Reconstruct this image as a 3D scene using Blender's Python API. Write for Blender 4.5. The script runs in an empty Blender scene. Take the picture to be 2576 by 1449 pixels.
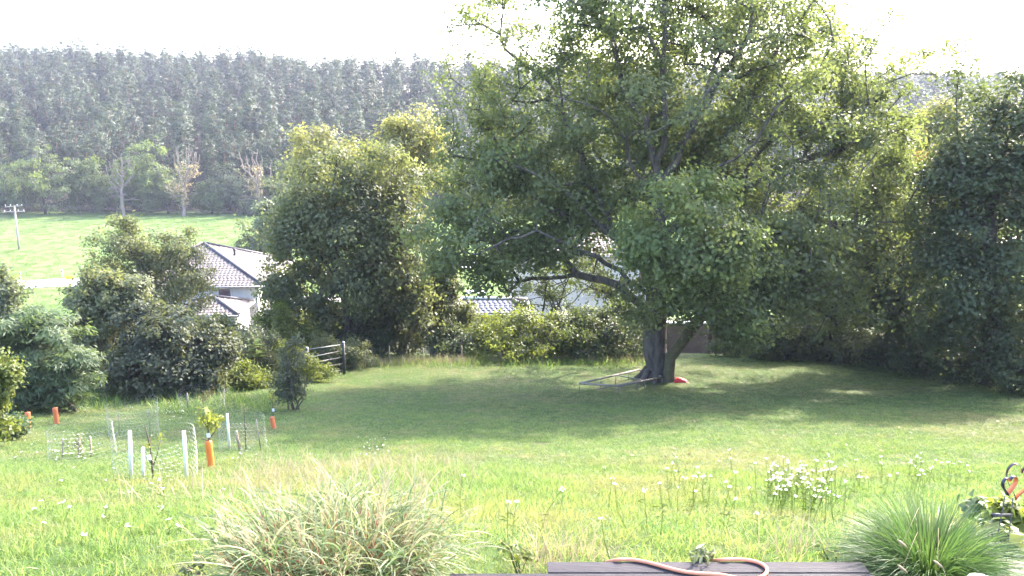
import bpy, math, random
import numpy as np
from mathutils import Vector

scene = bpy.context.scene
COL = scene.collection
R = math.radians

# ------------------------------------------------------------------ camera, light, exposure
CAM = np.array([0.0, 0.0, 21.0])
PITCH = R(11.05)
FPX = 803.7                                   # focal length in pixels at 1024 wide
cam_data = bpy.data.cameras.new('camera')
cam_data.sensor_width = 36.0
cam_data.lens = 36.0 * FPX / 1024.0
cam_data.clip_start = 0.05
cam_data.clip_end = 3000.0
cam = bpy.data.objects.new('camera', cam_data)
COL.objects.link(cam)
cam.location = CAM
cam.rotation_euler = (math.pi / 2 - PITCH, 0, 0)
scene.camera = cam

SUN_AZ, SUN_EL = R(42), R(37)                 # azimuth to the right of straight ahead
SUN_DIR = Vector((math.sin(SUN_AZ) * math.cos(SUN_EL), math.cos(SUN_AZ) * math.cos(SUN_EL), math.sin(SUN_EL)))
world = bpy.data.worlds.new('World')
scene.world = world
world.use_nodes = True
wn = world.node_tree.nodes
wl = world.node_tree.links
wn.clear()
sky = wn.new('ShaderNodeTexSky')
sky.sky_type = 'NISHITA'
sky.sun_disc = False
sky.sun_elevation = SUN_EL
sky.sun_rotation = SUN_AZ
sky.air_density = 1.0
sky.dust_density = 3.0
sky.ozone_density = 1.0
bg = wn.new('ShaderNodeBackground')
bg.inputs['Strength'].default_value = 0.15
wo = wn.new('ShaderNodeOutputWorld')
wl.new(sky.outputs[0], bg.inputs[0])
wl.new(bg.outputs[0], wo.inputs[0])

sun_data = bpy.data.lights.new('sun', 'SUN')
sun_data.energy = 2.15
sun_data.angle = R(0.55)
sun_data.color = (1.0, 0.93, 0.82)
sun = bpy.data.objects.new('sun', sun_data)
COL.objects.link(sun)
sun.rotation_euler = SUN_DIR.to_track_quat('Z', 'Y').to_euler()
sun.location = (60, 60, 90)

scene.view_settings.view_transform = 'Standard'
scene.view_settings.look = 'None'
scene.view_settings.exposure = 3.2
scene.view_settings.gamma = 1.0
scene.view_settings.use_curve_mapping = False
cy = scene.cycles
cy.max_bounces = 7
cy.diffuse_bounces = 3
cy.glossy_bounces = 2
cy.transmission_bounces = 5
cy.transparent_max_bounces = 6
cy.volume_bounces = 0
cy.use_denoising = True
cy.denoiser = 'OPENIMAGEDENOISE'
cy.denoising_input_passes = 'RGB_ALBEDO_NORMAL'
cy.denoising_prefilter = 'ACCURATE'
cy.sample_clamp_indirect = 6.0
cy.caustics_reflective = False
cy.caustics_refractive = False

HAZE_DENSITY = 0.00022

# ------------------------------------------------------------------ geometry of the place
PROF_Y = np.array([-80, 0, 3.4, 4.7, 6, 8, 10, 14.5, 20, 27, 34, 40, 44, 50, 60, 72, 85, 100, 120, 2000.])
PROF_Z = np.array([-2.3, -2.6, -2.72, -2.78, -3.2, -4.0, -4.72, -6.3, -7.9, -9.6, -10.9, -11.65, -12.4, -14.2, -17.0, -18.8, -19.8, -20.4, -20.6, -20.6])
_yy = np.concatenate([np.arange(-80, 130, 0.25), [2000.]])
_zz = np.interp(_yy, PROF_Y, PROF_Z)
_k = np.ones(9) / 9
_zs = _zz.copy()
_zs[8:-8] = np.convolve(_zz, _k, 'same')[8:-8]


def crest(x):
    return np.interp(x, [-600, -274, -151, -22, 90, 260, 600], [29, 26.5, 23.5, 18, 18, 21, 21])


def crest_y(x):
    return np.interp(x, [-600, 0, 100, 300, 700], [430, 430, 480, 590, 640])


def gz(x, y):
    """ground height at (x, y)"""
    x = np.asarray(x, float); y = np.asarray(y, float)
    z = np.interp(y, _yy, _zs)
    z = z + 0.05 * np.sin(x * .9 + y * .5) * np.cos(y * .7 - x * .2) * np.clip((y - 6) / 6, 0, 1) * np.clip((200 - y) / 50, 0, 1)
    yc = crest_y(x)
    t = np.clip((y - 206) / (yc - 206), 0, 1)
    t = np.where(t > .85, .85 + (t - .85) * (1 - (t - .85) / .3), t)
    z = z + (crest(x) + 20.6) * t / .925
    z = z - np.clip((y - yc) * .10, 0, 60)
    return z + CAM[2]


FWD = np.array([0, math.cos(PITCH), -math.sin(PITCH)])
UP = np.array([0, math.sin(PITCH), math.cos(PITCH)])
RIGHT = np.array([1.0, 0, 0])


def ray(px, py):
    return FWD + RIGHT * (px - 512) / FPX + UP * (288 - py) / FPX


def at(px, py, y):
    """point seen at (px, py) of the 1024 picture, y metres ahead"""
    d = ray(px, py)
    return CAM + d * (y / d[1])


def on_ground(px, py):
    d = ray(px, py)
    ys = np.linspace(2.5, 240, 6000)
    pts = CAM + d * (ys / d[1])[:, None]
    below = pts[:, 2] <= gz(pts[:, 0], pts[:, 1])
    i = int(np.argmax(below)) if below.any() else len(ys) - 1
    return np.array([pts[i, 0], pts[i, 1], float(gz(pts[i, 0], pts[i, 1]))])


K = 1024 / 2576.0                              # notes were taken on a 2576 wide copy


def atk(px, py, y):
    return at(px * K, py * K, y)


def gk(px, py):
    return on_ground(px * K, py * K)


def mpp(y):
    return y / FPX


# ------------------------------------------------------------------ objects
def tag(o, label=None, cat=None, group=None, kind=None):
    if label: o['label'] = label
    if cat: o['category'] = cat
    if group: o['group'] = group
    if kind: o['kind'] = kind
    return o


def thing(name, label, cat, loc=(0, 0, 0), group=None):
    o = bpy.data.objects.new(name, None)
    o.empty_display_size = .2
    COL.objects.link(o)
    o.location = Vector([float(v) for v in loc])
    return tag(o, label, cat, group)


def link(name, mesh, mat=None, parent=None, loc=None):
    o = bpy.data.objects.new(name, mesh)
    COL.objects.link(o)
    if mat is not None and not mesh.materials:
        mesh.materials.append(mat)
    if parent is not None:
        o.parent = parent
    if loc is not None:
        o.location = Vector([float(v) for v in loc])
    return o


def np_mesh(name, co, faces, smooth=False, **attrs):
    """co (n,3); faces (m,k) of one k"""
    me = bpy.data.meshes.new(name)
    co = np.ascontiguousarray(co, np.float32)
    faces = np.ascontiguousarray(faces, np.int32)
    m, k = faces.shape
    me.vertices.add(len(co)); me.vertices.foreach_set('co', co.ravel())
    me.loops.add(m * k); me.loops.foreach_set('vertex_index', faces.ravel())
    me.polygons.add(m); me.polygons.foreach_set('loop_start', np.arange(0, m * k, k, dtype=np.int32))
    if smooth:
        me.polygons.foreach_set('use_smooth', np.ones(m, bool))
    for n, v in attrs.items():
        a = me.attributes.new(n, 'FLOAT', 'POINT')
        a.data.foreach_set('value', np.ascontiguousarray(v, np.float32))
    me.update(calc_edges=True)
    return me


class MB:
    """collects pieces of one mesh"""

    def __init__(self):
        self.v, self.f, self.n = [], [], 0

    def add(self, vs, fs):
        self.v.extend([tuple(map(float, p)) for p in vs])
        self.f.extend([tuple(int(i) + self.n for i in f) for f in fs])
        self.n += len(vs)
        return self

    def box(self, c, s, ax=None):
        c = np.array(c, float); h = np.array(s, float) / 2
        ax = np.eye(3) if ax is None else np.array(ax, float)
        vs = [c + ax[0] * h[0] * a + ax[1] * h[1] * b + ax[2] * h[2] * d for a in (-1, 1) for b in (-1, 1) for d in (-1, 1)]
        return self.add(vs, [(0, 1, 3, 2), (4, 6, 7, 5), (0, 4, 5, 1), (2, 3, 7, 6), (0, 2, 6, 4), (1, 5, 7, 3)])

    def tube(self, pts, rad, sides=8, caps=True):
        pts = np.array(pts, float)
        n = len(pts)
        rad = np.full(n, rad, float) if np.isscalar(rad) else np.array(rad, float)
        t = np.gradient(pts, axis=0)
        t /= np.linalg.norm(t, axis=1)[:, None] + 1e-9
        ref = np.array([0, 0, 1.]) if abs(t[0][2]) < .9 else np.array([1., 0, 0])
        u = np.cross(t[0], ref); u /= np.linalg.norm(u)
        vs = []
        ang = np.arange(sides) * 2 * math.pi / sides
        for i in range(n):
            u = u - t[i] * np.dot(u, t[i]); u /= np.linalg.norm(u) + 1e-9
            w = np.cross(t[i], u)
            vs.extend(pts[i] + rad[i] * (np.cos(ang)[:, None] * u + np.sin(ang)[:, None] * w))
        fs = []
        for i in range(n - 1):
            for j in range(sides):
                k = (j + 1) % sides
                fs.append((i * sides + j, i * sides + k, (i + 1) * sides + k, (i + 1) * sides + j))
        if caps:
            fs.append(tuple(range(sides))[::-1])
            fs.append(tuple((n - 1) * sides + j for j in range(sides)))
        return self.add(vs, fs)

    def lathe(self, c, prof, sides=20):
        """prof: (radius, z) pairs round the vertical through c"""
        c = np.array(c, float)
        vs = []
        for r, z in prof:
            for j in range(sides):
                a = 2 * math.pi * j / sides
                vs.append(c + np.array([r * math.cos(a), r * math.sin(a), z]))
        fs = []
        for i in range(len(prof) - 1):
            for j in range(sides):
                k = (j + 1) % sides
                fs.append((i * sides + j, i * sides + k, (i + 1) * sides + k, (i + 1) * sides + j))
        return self.add(vs, fs)

    def build(self, name, mat, parent=None, smooth=False, loc=None):
        me = bpy.data.meshes.new(name)
        vs = self.v
        if loc is not None:
            l = tuple(map(float, loc)); vs = [(a - l[0], b - l[1], c - l[2]) for a, b, c in vs]
        me.from_pydata(vs, [], self.f)
        if smooth:
            me.polygons.foreach_set('use_smooth', np.ones(len(me.polygons), bool))
        me.materials.append(mat)
        me.update()
        o = link(name, me, None, parent, loc)
        if parent is not None and loc is None:
            o.matrix_parent_inverse = parent.matrix_world.inverted() if False else o.matrix_parent_inverse
        return o


def norm(v):
    return v / (np.linalg.norm(v, axis=-1, keepdims=True) + 1e-9)


# ------------------------------------------------------------------ materials
def new_mat(name):
    m = bpy.data.materials.new(name)
    m.use_nodes = True
    nt = m.node_tree
    nt.nodes.clear()
    out = nt.nodes.new('ShaderNodeOutputMaterial')
    return m, nt, out


def mixcol(nt, fac, a, b):
    n = nt.nodes.new('ShaderNodeMix'); n.data_type = 'RGBA'
    if hasattr(fac, 'links'): nt.links.new(fac, n.inputs[0])
    else: n.inputs[0].default_value = fac
    for s, i in ((a, 6), (b, 7)):
        if hasattr(s, 'links'): nt.links.new(s, n.inputs[i])
        else: n.inputs[i].default_value = (*s, 1)
    return n.outputs[2]


def noise(nt, scale, detail=4, rough=.6, coord='Object', vec_scale=None, lo=.35, hi=.65):
    tc = nt.nodes.new('ShaderNodeTexCoord')
    src = tc.outputs[coord]
    if vec_scale:
        mp = nt.nodes.new('ShaderNodeMapping'); mp.inputs['Scale'].default_value = vec_scale
        nt.links.new(src, mp.inputs[0]); src = mp.outputs[0]
    n = nt.nodes.new('ShaderNodeTexNoise')
    n.inputs['Scale'].default_value = scale; n.inputs['Detail'].default_value = detail; n.inputs['Roughness'].default_value = rough
    nt.links.new(src, n.inputs['Vector'])
    mr = nt.nodes.new('ShaderNodeMapRange')
    mr.inputs[1].default_value = lo; mr.inputs[2].default_value = hi
    nt.links.new(n.outputs[0], mr.inputs[0])
    return mr.outputs[0]


def solid(name, c1, c2=None, scale=6, rough=.6, metal=0, bump=0, bscale=30, spec=.5, vec_scale=None, detail=4):
    m, nt, out = new_mat(name)
    p = nt.nodes.new('ShaderNodeBsdfPrincipled')
    p.inputs['Roughness'].default_value = rough
    p.inputs['Metallic'].default_value = metal
    p.inputs['Specular IOR Level'].default_value = spec
    if c2 is None: c2 = tuple(v * .8 for v in c1)
    nt.links.new(mixcol(nt, noise(nt, scale, detail, vec_scale=vec_scale), c1, c2), p.inputs['Base Color'])
    if bump:
        b = nt.nodes.new('ShaderNodeBump'); b.inputs['Strength'].default_value = bump; b.inputs['Distance'].default_value = .05
        nt.links.new(noise(nt, bscale, 5, vec_scale=vec_scale, lo=0, hi=1), b.inputs['Height'])
        nt.links.new(b.outputs[0], p.inputs['Normal'])
    nt.links.new(p.outputs[0], out.inputs[0])
    return m


def leaf_mat(name, c1, c2, tr=None, trans=.45, rough=.5, spec=.35):
    """c1..c2 by the per-leaf tint; light shines through"""
    m, nt, out = new_mat(name)
    at_ = nt.nodes.new('ShaderNodeAttribute'); at_.attribute_name = 'tint'
    colr = mixcol(nt, at_.outputs['Fac'], c1, c2)
    p = nt.nodes.new('ShaderNodeBsdfPrincipled')
    p.inputs['Roughness'].default_value = rough
    p.inputs['Specular IOR Level'].default_value = spec
    nt.links.new(colr, p.inputs['Base Color'])
    t = nt.nodes.new('ShaderNodeBsdfTranslucent')
    tr = tr or (1.8, 1.78, .95)
    mul = nt.nodes.new('ShaderNodeMix'); mul.data_type = 'RGBA'; mul.blend_type = 'MULTIPLY'
    mul.inputs[0].default_value = 1; mul.clamp_result = False
    nt.links.new(colr, mul.inputs[6]); mul.inputs[7].default_value = (*tr, 1)
    nt.links.new(mul.outputs[2], t.inputs[0])
    mx = nt.nodes.new('ShaderNodeMixShader'); mx.inputs[0].default_value = trans
    nt.links.new(p.outputs[0], mx.inputs[1]); nt.links.new(t.outputs[0], mx.inputs[2])
    nt.links.new(mx.outputs[0], out.inputs[0])
    return m


M = {}
M['oak_leaf'] = leaf_mat('oak_leaf', (.08, .105, .05), (.14, .165, .075), trans=.5)
M['lit_shoot_leaf'] = leaf_mat('lit_shoot_leaf', (.09, .13, .055), (.18, .21, .09), trans=.55)  # fresh green, made brighter than the oak's other leaves in place of sunlight
M['mid_leaf'] = leaf_mat('mid_leaf', (.085, .105, .055), (.15, .16, .08), trans=.45)
M['yellow_leaf'] = leaf_mat('yellow_leaf', (.15, .16, .07), (.22, .215, .10), trans=.45)
M['dark_leaf'] = leaf_mat('dark_leaf', (.06, .082, .045), (.10, .125, .06), trans=.4)
M['maple_leaf'] = leaf_mat('maple_leaf', (.10, .12, .065), (.17, .18, .10), trans=.4, spec=.25)
M['maple_dark_leaf'] = leaf_mat('maple_dark_leaf', (.065, .078, .055), (.11, .12, .075), trans=.32, spec=.2)  # maple tones darkened; the shade on the bush is put into the colour
M['robinia_leaf'] = leaf_mat('robinia_leaf', (.075, .115, .06), (.12, .155, .08), trans=.42)
M['hazel_leaf'] = leaf_mat('hazel_leaf', (.08, .11, .03), (.17, .19, .045), trans=.45)
M['shrub_leaf'] = leaf_mat('shrub_leaf', (.06, .085, .045), (.11, .13, .06), trans=.4)
M['sapling_leaf'] = leaf_mat('sapling_leaf', (.12, .17, .04), (.22, .22, .06), trans=.45)
M['rust_leaf'] = leaf_mat('rust_leaf', (.16, .11, .05), (.2, .16, .06), trans=.4)
M['dry_leaf'] = leaf_mat('dry_leaf', (.26, .21, .13), (.34, .29, .2), trans=.3)
M['pine_needle'] = leaf_mat('pine_needle', (.036, .06, .03), (.075, .10, .048), trans=.18)
M['edge_leaf'] = leaf_mat('edge_leaf', (.085, .125, .05), (.15, .185, .08), trans=.42)
M['willow_leaf'] = leaf_mat('willow_leaf', (.10, .125, .075), (.16, .18, .11), trans=.35)
M['grass_blade'] = leaf_mat('grass_blade', (.06, .14, .032), (.24, .29, .115), trans=.5, tr=(1.35, 1.35, .85), rough=.45)
M['meadow_blade'] = leaf_mat('meadow_blade', (.075, .14, .035), (.15, .19, .065), trans=.45, tr=(1.3, 1.35, .9))
M['reed_blade'] = leaf_mat('reed_blade', (.09, .15, .05), (.36, .36, .22), trans=.4, tr=(1.1, 1.1, .8))
M['reed_stem'] = leaf_mat('reed_stem', (.27, .075, .055), (.36, .16, .09), trans=.2, tr=(1, 1, 1))
M['fountain_blade'] = leaf_mat('fountain_blade', (.045, .095, .032), (.10, .155, .06), trans=.35)
M['dry_stalk'] = leaf_mat('dry_stalk', (.30, .23, .14), (.42, .35, .22), trans=.3, tr=(1, 1, 1))
M['white_petal'] = leaf_mat('white_petal', (.72, .72, .66), (.82, .82, .78), trans=.3, tr=(1, 1, 1))
M['bark'] = solid('bark', (.075, .06, .045), (.035, .028, .024), 9, .9, bump=.8, bscale=18, vec_scale=(1, 1, .25))
M['oak_bark'] = solid('oak_bark', (.12, .10, .085), (.04, .034, .03), 5, .9, bump=1.0, bscale=14, vec_scale=(1, 1, .3))
M['moss_bark'] = solid('moss_bark', (.12, .09, .05), (.055, .06, .025), 4, .95, bump=.8, bscale=14)
M['pale_bark'] = solid('pale_bark', (.25, .205, .175), (.17, .135, .115), 3, .9)
M['pine_bark'] = solid('pine_bark', (.22, .13, .08), (.12, .08, .06), .5, .9)
M['twig'] = solid('twig', (.10, .075, .055), (.06, .045, .035), 12, .85)


def worn_grass(mat, dry):
    nt = mat.node_tree
    a_ = nt.nodes.new('ShaderNodeAttribute'); a_.attribute_type = 'INSTANCER'; a_.attribute_name = 'patch'
    mx_ = nt.nodes.new('ShaderNodeMix'); mx_.data_type = 'RGBA'
    nt.links.new(a_.outputs['Fac'], mx_.inputs[0]); mx_.inputs[7].default_value = (*dry, 1)
    src = None
    for l in list(nt.links):
        if l.to_socket.name == 'Base Color' or (l.to_node.type == 'MIX' and l.to_node.blend_type == 'MULTIPLY' and l.to_socket.name == 'A'):
            src, dst = l.from_socket, l.to_socket
            nt.links.new(mx_.outputs[2], dst)
    nt.links.new(src, mx_.inputs[6])


worn_grass(M['grass_blade'], (.25, .23, .11))


def vary_by_object(mat, amount):
    nt = mat.node_tree
    oi = nt.nodes.new('ShaderNodeObjectInfo')
    mr = nt.nodes.new('ShaderNodeMapRange'); mr.inputs[3].default_value = 1 - amount; mr.inputs[4].default_value = 1 + amount
    nt.links.new(oi.outputs['Random'], mr.inputs[0])
    for l in list(nt.links):
        if l.to_socket.name == 'Base Color' or (l.to_node.type == 'MIX' and l.to_node.blend_type == 'MULTIPLY' and l.to_socket.name == 'A'):
            m_ = nt.nodes.new('ShaderNodeVectorMath'); m_.operation = 'MULTIPLY'
            src, dst = l.from_socket, l.to_socket
            nt.links.new(src, m_.inputs[0]); nt.links.new(mr.outputs[0], m_.inputs[1]); nt.links.new(m_.outputs[0], dst)


vary_by_object(M['pine_needle'], .32)
vary_by_object(M['edge_leaf'], .2)


def ground_mat(name, c1, c2, c3, s1, s2, bump, bscale):
    m, nt, out = new_mat(name)
    p = nt.nodes.new('ShaderNodeBsdfPrincipled')
    p.inputs['Roughness'].default_value = .9; p.inputs['Specular IOR Level'].default_value = .1
    a = mixcol(nt, noise(nt, s1, 5), c1, c2)
    b = mixcol(nt, noise(nt, s2, 4, .7, lo=.5, hi=.7), a, c3)
    nt.links.new(b, p.inputs['Base Color'])
    bp = nt.nodes.new('ShaderNodeBump'); bp.inputs['Strength'].default_value = bump; bp.inputs['Distance'].default_value = .3
    nt.links.new(noise(nt, bscale, 6, .7, lo=0, hi=1), bp.inputs['Height'])
    nt.links.new(bp.outputs[0], p.inputs['Normal'])
    nt.links.new(p.outputs[0], out.inputs[0])
    return m


M['lawn'] = ground_mat('lawn', (.06, .10, .03), (.085, .12, .04), (.14, .13, .07), .5, 1.6, .6, 14)
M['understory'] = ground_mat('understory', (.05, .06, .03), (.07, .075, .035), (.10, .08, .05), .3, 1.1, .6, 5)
M['meadow'] = ground_mat('meadow', (.085, .145, .04), (.11, .165, .05), (.15, .175, .07), .05, .35, .5, 1.2)
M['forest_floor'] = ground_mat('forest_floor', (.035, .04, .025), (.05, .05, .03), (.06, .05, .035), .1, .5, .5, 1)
M['soil'] = ground_mat('soil', (.075, .052, .042), (.05, .036, .03), (.12, .09, .07), 6, 20, .8, 50)

# ------------------------------------------------------------------ ground
xs = np.concatenate([-np.geomspace(700, 47, 46), np.arange(-46, 46.01, .5), np.geomspace(47, 700, 46)])
ys = np.concatenate([np.arange(-60, -6, 6), np.arange(-6, 46, .5), np.arange(46, 120, 2), np.arange(120, 207, 3), np.arange(207, 900, 11)])
XX, YY = np.meshgrid(xs, ys)
ZZ = gz(XX, YY)
vco = np.stack([XX, YY, ZZ], -1).reshape(-1, 3)
nx, ny = len(xs), len(ys)
jj, ii = np.meshgrid(np.arange(ny - 1), np.arange(nx - 1), indexing='ij')
quads = np.stack([jj * nx + ii, jj * nx + ii + 1, (jj + 1) * nx + ii + 1, (jj + 1) * nx + ii], -1).reshape(-1, 4)
fc = vco[quads].mean(1)
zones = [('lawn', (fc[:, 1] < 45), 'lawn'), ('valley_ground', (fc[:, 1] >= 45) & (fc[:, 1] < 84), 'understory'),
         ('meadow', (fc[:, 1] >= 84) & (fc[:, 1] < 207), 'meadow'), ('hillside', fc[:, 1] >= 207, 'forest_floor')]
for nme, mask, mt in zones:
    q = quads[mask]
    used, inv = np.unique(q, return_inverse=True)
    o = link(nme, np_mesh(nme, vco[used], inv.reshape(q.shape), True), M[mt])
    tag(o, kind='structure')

# ------------------------------------------------------------------ plants: leaves, branches
def leaf_cloud(c, nrm, size, rng, aspect=.6, fold=.18, tdir=None, tint=None):
    """one folded leaf of two triangles at every point"""
    n = len(c)
    nrm = norm(nrm)
    t = norm(np.cross(nrm, rng.normal(size=(n, 3)))) if tdir is None else norm(tdir - nrm * (tdir * nrm).sum(1, keepdims=True))
    b = np.cross(nrm, t)
    L = (np.full(n, size) if np.isscalar(size) else size)[:, None] * rng.uniform(.7, 1.25, (n, 1))
    W = L * aspect
    v = np.empty((n, 4, 3))
    v[:, 0] = c - t * L * .5
    v[:, 1] = c + b * W * .5 + nrm * W * fold + t * L * .08
    v[:, 2] = c + t * L * .5
    v[:, 3] = c - b * W * .5 + nrm * W * fold + t * L * .08
    i = np.arange(n)[:, None] * 4
    f = np.concatenate([i + np.array([0, 2, 1]), i + np.array([0, 3, 2])], 1).reshape(-1, 3)
    if tint is None: tint = rng.uniform(0, 1, n)
    return v.reshape(-1, 3), f, np.repeat(np.clip(tint, 0, 1), 4)


def sample_lobes(lobes, n, rng, shell=.45, gap=.0, gscale=.5):
    """n points in a union of ellipsoids, more of them near the skin; gap drops points to open holes"""
    L = np.array(lobes, float)
    w = (L[:, 3] * L[:, 4] * L[:, 5]) ** (.72); w /= w.sum()
    out = []
    ph = rng.uniform(0, 6, 6)
    while len(out) < n:
        k = rng.choice(len(L), p=w)
        d = norm(rng.normal(size=3)); r = rng.uniform() ** shell
        bump_ = math.sin(d[0] * 4.1 + ph[1] + k) * math.sin(d[1] * 4.7 + ph[2]) + math.sin(d[2] * 5.3 + ph[3] + k * 2) * .6
        r *= 1 + .17 * bump_
        if rng.uniform() < .07: r *= rng.uniform(1.05, 1.25)
        p = L[k, :3] + d * r * L[k, 3:6]
        if gap:
            g = math.sin(p[0] / gscale * 1.1 + ph[0] + math.sin(p[1] / gscale + ph[1])) * math.sin(p[2] / gscale * 1.3 + ph[2]) * math.sin(p[1] / gscale * .9 + ph[3])
            if g > .45 - gap and rng.uniform() < .85: continue
        out.append(p)
    return np.array(out)


def skeleton(paths, targets, rng, start=0, step=.7, wiggle=.08, rise=.1, pw=.18):
    """grow branches from the given paths to every target; returns nodes, parents and the node each target ends in"""
    nodes, par, plen, okk = [], [], [], []

    def addn(p, pa, ok=True):
        nodes.append(np.array(p, float)); par.append(pa)
        plen.append(0 if pa < 0 else plen[pa] + np.linalg.norm(nodes[pa] - nodes[-1])); okk.append(ok)
        return len(nodes) - 1
    for pi, path in enumerate(paths):
        path = [np.array(p, float) for p in path]
        if pi == 0:
            last = addn(path[0], -1, False)
        else:
            A = np.array(nodes); last = int(np.argmin(np.linalg.norm(A - path[0], axis=1)))
            if np.linalg.norm(A[last] - path[0]) > .9: last = addn(path[0], last)
        for k, p in enumerate(path[1:]):
            a = nodes[last]; L = np.linalg.norm(p - a); m = max(1, int(L / step))
            for s in range(1, m + 1):
                q = a + (p - a) * s / m
                if s < m: q = q + rng.normal(size=3) * wiggle * .5
                last = addn(q, last, not (pi == 0 and k < start))
    if not any(okk): okk[-1] = True
    ends = []
    order = np.argsort(np.linalg.norm(targets - nodes[len(nodes) - 1 if len(paths) == 1 else 0], axis=1)) if len(targets) else []
    for ti in order:
        t = targets[ti]
        A = np.array(nodes); d = np.linalg.norm(A - t, axis=1) + pw * np.array(plen)
        dz = np.clip(A[:, 2] - t[2], 0, None) * .5          # prefer to climb
        d = np.where(okk, d + dz, 1e9)
        last = int(np.argmin(d)); a = nodes[last].copy(); L = np.linalg.norm(t - a); m = max(1, int(L / step))
        for s in range(1, m + 1):
            u = s / m
            q = a + (t - a) * u + np.array([0, 0, rise * L * math.sin(math.pi * u)])
            if s < m: q = q + rng.normal(size=3) * wiggle * min(1, L)
            last = addn(q, last)
        ends.append((ti, last))
    return np.array(nodes), par, ends


def branch_mesh(mb, nodes, par, R0, rmin=.012, power=.5, sides=(9, 6, 4), flare=1.25):
    n = len(nodes)
    ch = [[] for _ in range(n)]
    for i, p in enumerate(par):
        if p >= 0: ch[p].append(i)
    cnt = np.zeros(n)
    for i in range(n - 1, -1, -1):
        cnt[i] += .15 + (1 if not ch[i] else 0)
        if par[i] >= 0: cnt[par[i]] += cnt[i]
    rad = np.maximum(R0 * (cnt / cnt[0]) ** power, rmin)
    starts = [(0, -1)]
    while starts:
        s, p = starts.pop()
        chain = [s]
        while ch[chain[-1]]:
            c = sorted(ch[chain[-1]], key=lambda k: -cnt[k])
            starts.extend((k, chain[-1]) for k in c[1:])
            chain.append(c[0])
        pts = [nodes[k] for k in chain]; rr = [rad[k] for k in chain]
        if p >= 0:
            pts = [nodes[p]] + pts; rr = [min(rad[p], rr[0] * 1.25)] + rr
        if len(pts) < 2: continue
        if p < 0:
            rr = list(rr); rr[0] *= flare
        sd = sides[0] if rr[0] > .12 else (sides[1] if rr[0] > .04 else sides[2])
        mb.tube(pts, rr, sd, caps=False)


def crown_mesh(name, centers, rng, per, crad, lsize, aspect=.6, up=.5, flat=.75, origin=None, tint_spread=.35, mid=None, out=.5, droop=0.):
    n = len(centers)
    cv = rng.uniform(.6, 1.3, n)
    k = np.maximum(4, rng.poisson(per * cv ** 1.6))
    idx = np.repeat(np.arange(n), k)
    tot = len(idx)
    off = rng.normal(size=(tot, 3)) * .5
    off[:, 2] *= flat
    cr = (np.full(n, crad) if np.isscalar(crad) else crad) * cv
    cnorm = rng.normal(size=(n, 3)) * .55
    p = centers[idx] + off * cr[idx][:, None]
    mid = centers.mean(0) if mid is None else mid
    nr = rng.normal(size=(tot, 3)) * .6 + cnorm[idx] + np.array([0, 0, up]) + norm(p - mid) * out + norm(off) * .7
    ctint = rng.uniform(0, 1, n)
    tint = np.clip(ctint[idx] * tint_spread + rng.uniform(0, 1, tot) * (1 - tint_spread), 0, 1)
    td = None
    if droop:
        td = norm(off) + rng.normal(size=(tot, 3)) * .4 + np.array([0, 0, -droop])
    if origin is not None: p = p - origin
    v, f, t = leaf_cloud(p, nr, lsize, rng, aspect, tdir=td, tint=tint)
    return np_mesh(name, v, f, False, tint=t)


def plant(name, label, cat, base, lobes, seed, ncl, per, crad, lsize, leaf, bark='bark', R0=.15, stems=1, fork=.4, group=None,
          gap=.0, gscale=1.2, aspect=.72, up=.5, shell=.45, paths=None, step=.6, rise=.1, flat=.75, droop=0., stem_name='trunk', start=1, rmin=.012, extra_crown=None, lean=None):
    """a tree or shrub: trunk with limbs, crown of leaves; lobes in world metres"""
    rng = np.random.default_rng(seed)
    base = np.array(base, float)
    e = thing(name, label, cat, base, group)
    tg = sample_lobes(lobes, ncl, rng, shell, gap, gscale)
    tg = tg[tg[:, 2] > gz(tg[:, 0], tg[:, 1]) + .15]
    L = np.array(lobes, float)
    mid = np.average(L[:, :3], axis=0, weights=L[:, 3] * L[:, 5])
    mb = MB()
    if paths is None:
        if stems == 1:
            f = base + (mid - base) * fork
            top = base + (mid - base) * 1.05
            k = base + (f - base) * .5 + rng.normal(size=3) * [.08, .08, 0] * (f[2] - base[2])
            paths_all = [[[base - [0, 0, .15], k, f, top]]]
        else:
            paths_all = []
            for s in range(stems):
                jt = min(1.0, .5 * float(np.linalg.norm(mid - base)))
                b = base + np.append(rng.normal(size=2) * .18 * jt, -.1 * jt)
                tt = tg[rng.integers(len(tg))]
                paths_all.append([[b, b + (tt - b) * .5 + np.append(rng.normal(size=2) * .15, .15) * jt, tt]])
    else:
        paths_all = [paths]
    sub = rng.permutation(len(tg))
    for si, pp in enumerate(paths_all):
        mb = MB()
        mine = tg[sub[si::len(paths_all)]]
        nd, pr, en = skeleton(pp, mine, rng, start, step, rise=rise)
        branch_mesh(mb, nd - base, pr, R0, rmin)
        mb.build(stem_name if len(paths_all) == 1 else 'stem', M[bark], e, True)
    cm = crown_mesh('crown', tg, rng, per * 1.3, crad, lsize * 1.1, aspect, up, flat, base, mid=mid, droop=droop, out=1.2 if name == 'broadleaf_tree' else .5)
    link('crown', cm, M[leaf], e)
    return e, tg


def lobes_k(rows, y):
    """(px, py, rx, ry, dy[, depth]) in 2576-pixel notes -> ellipsoids in metres at y + dy ahead"""
    out = []
    for r in rows:
        px, py, rx, ry, dy = r[:5]
        c = atk(px, py, y + dy)
        dist = float(np.dot(c - CAM, FWD)) * K / FPX
        dep = r[5] if len(r) > 5 else rx * dist * .9
        out.append((*c, rx * dist, dep, ry * dist))
    return out


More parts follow.
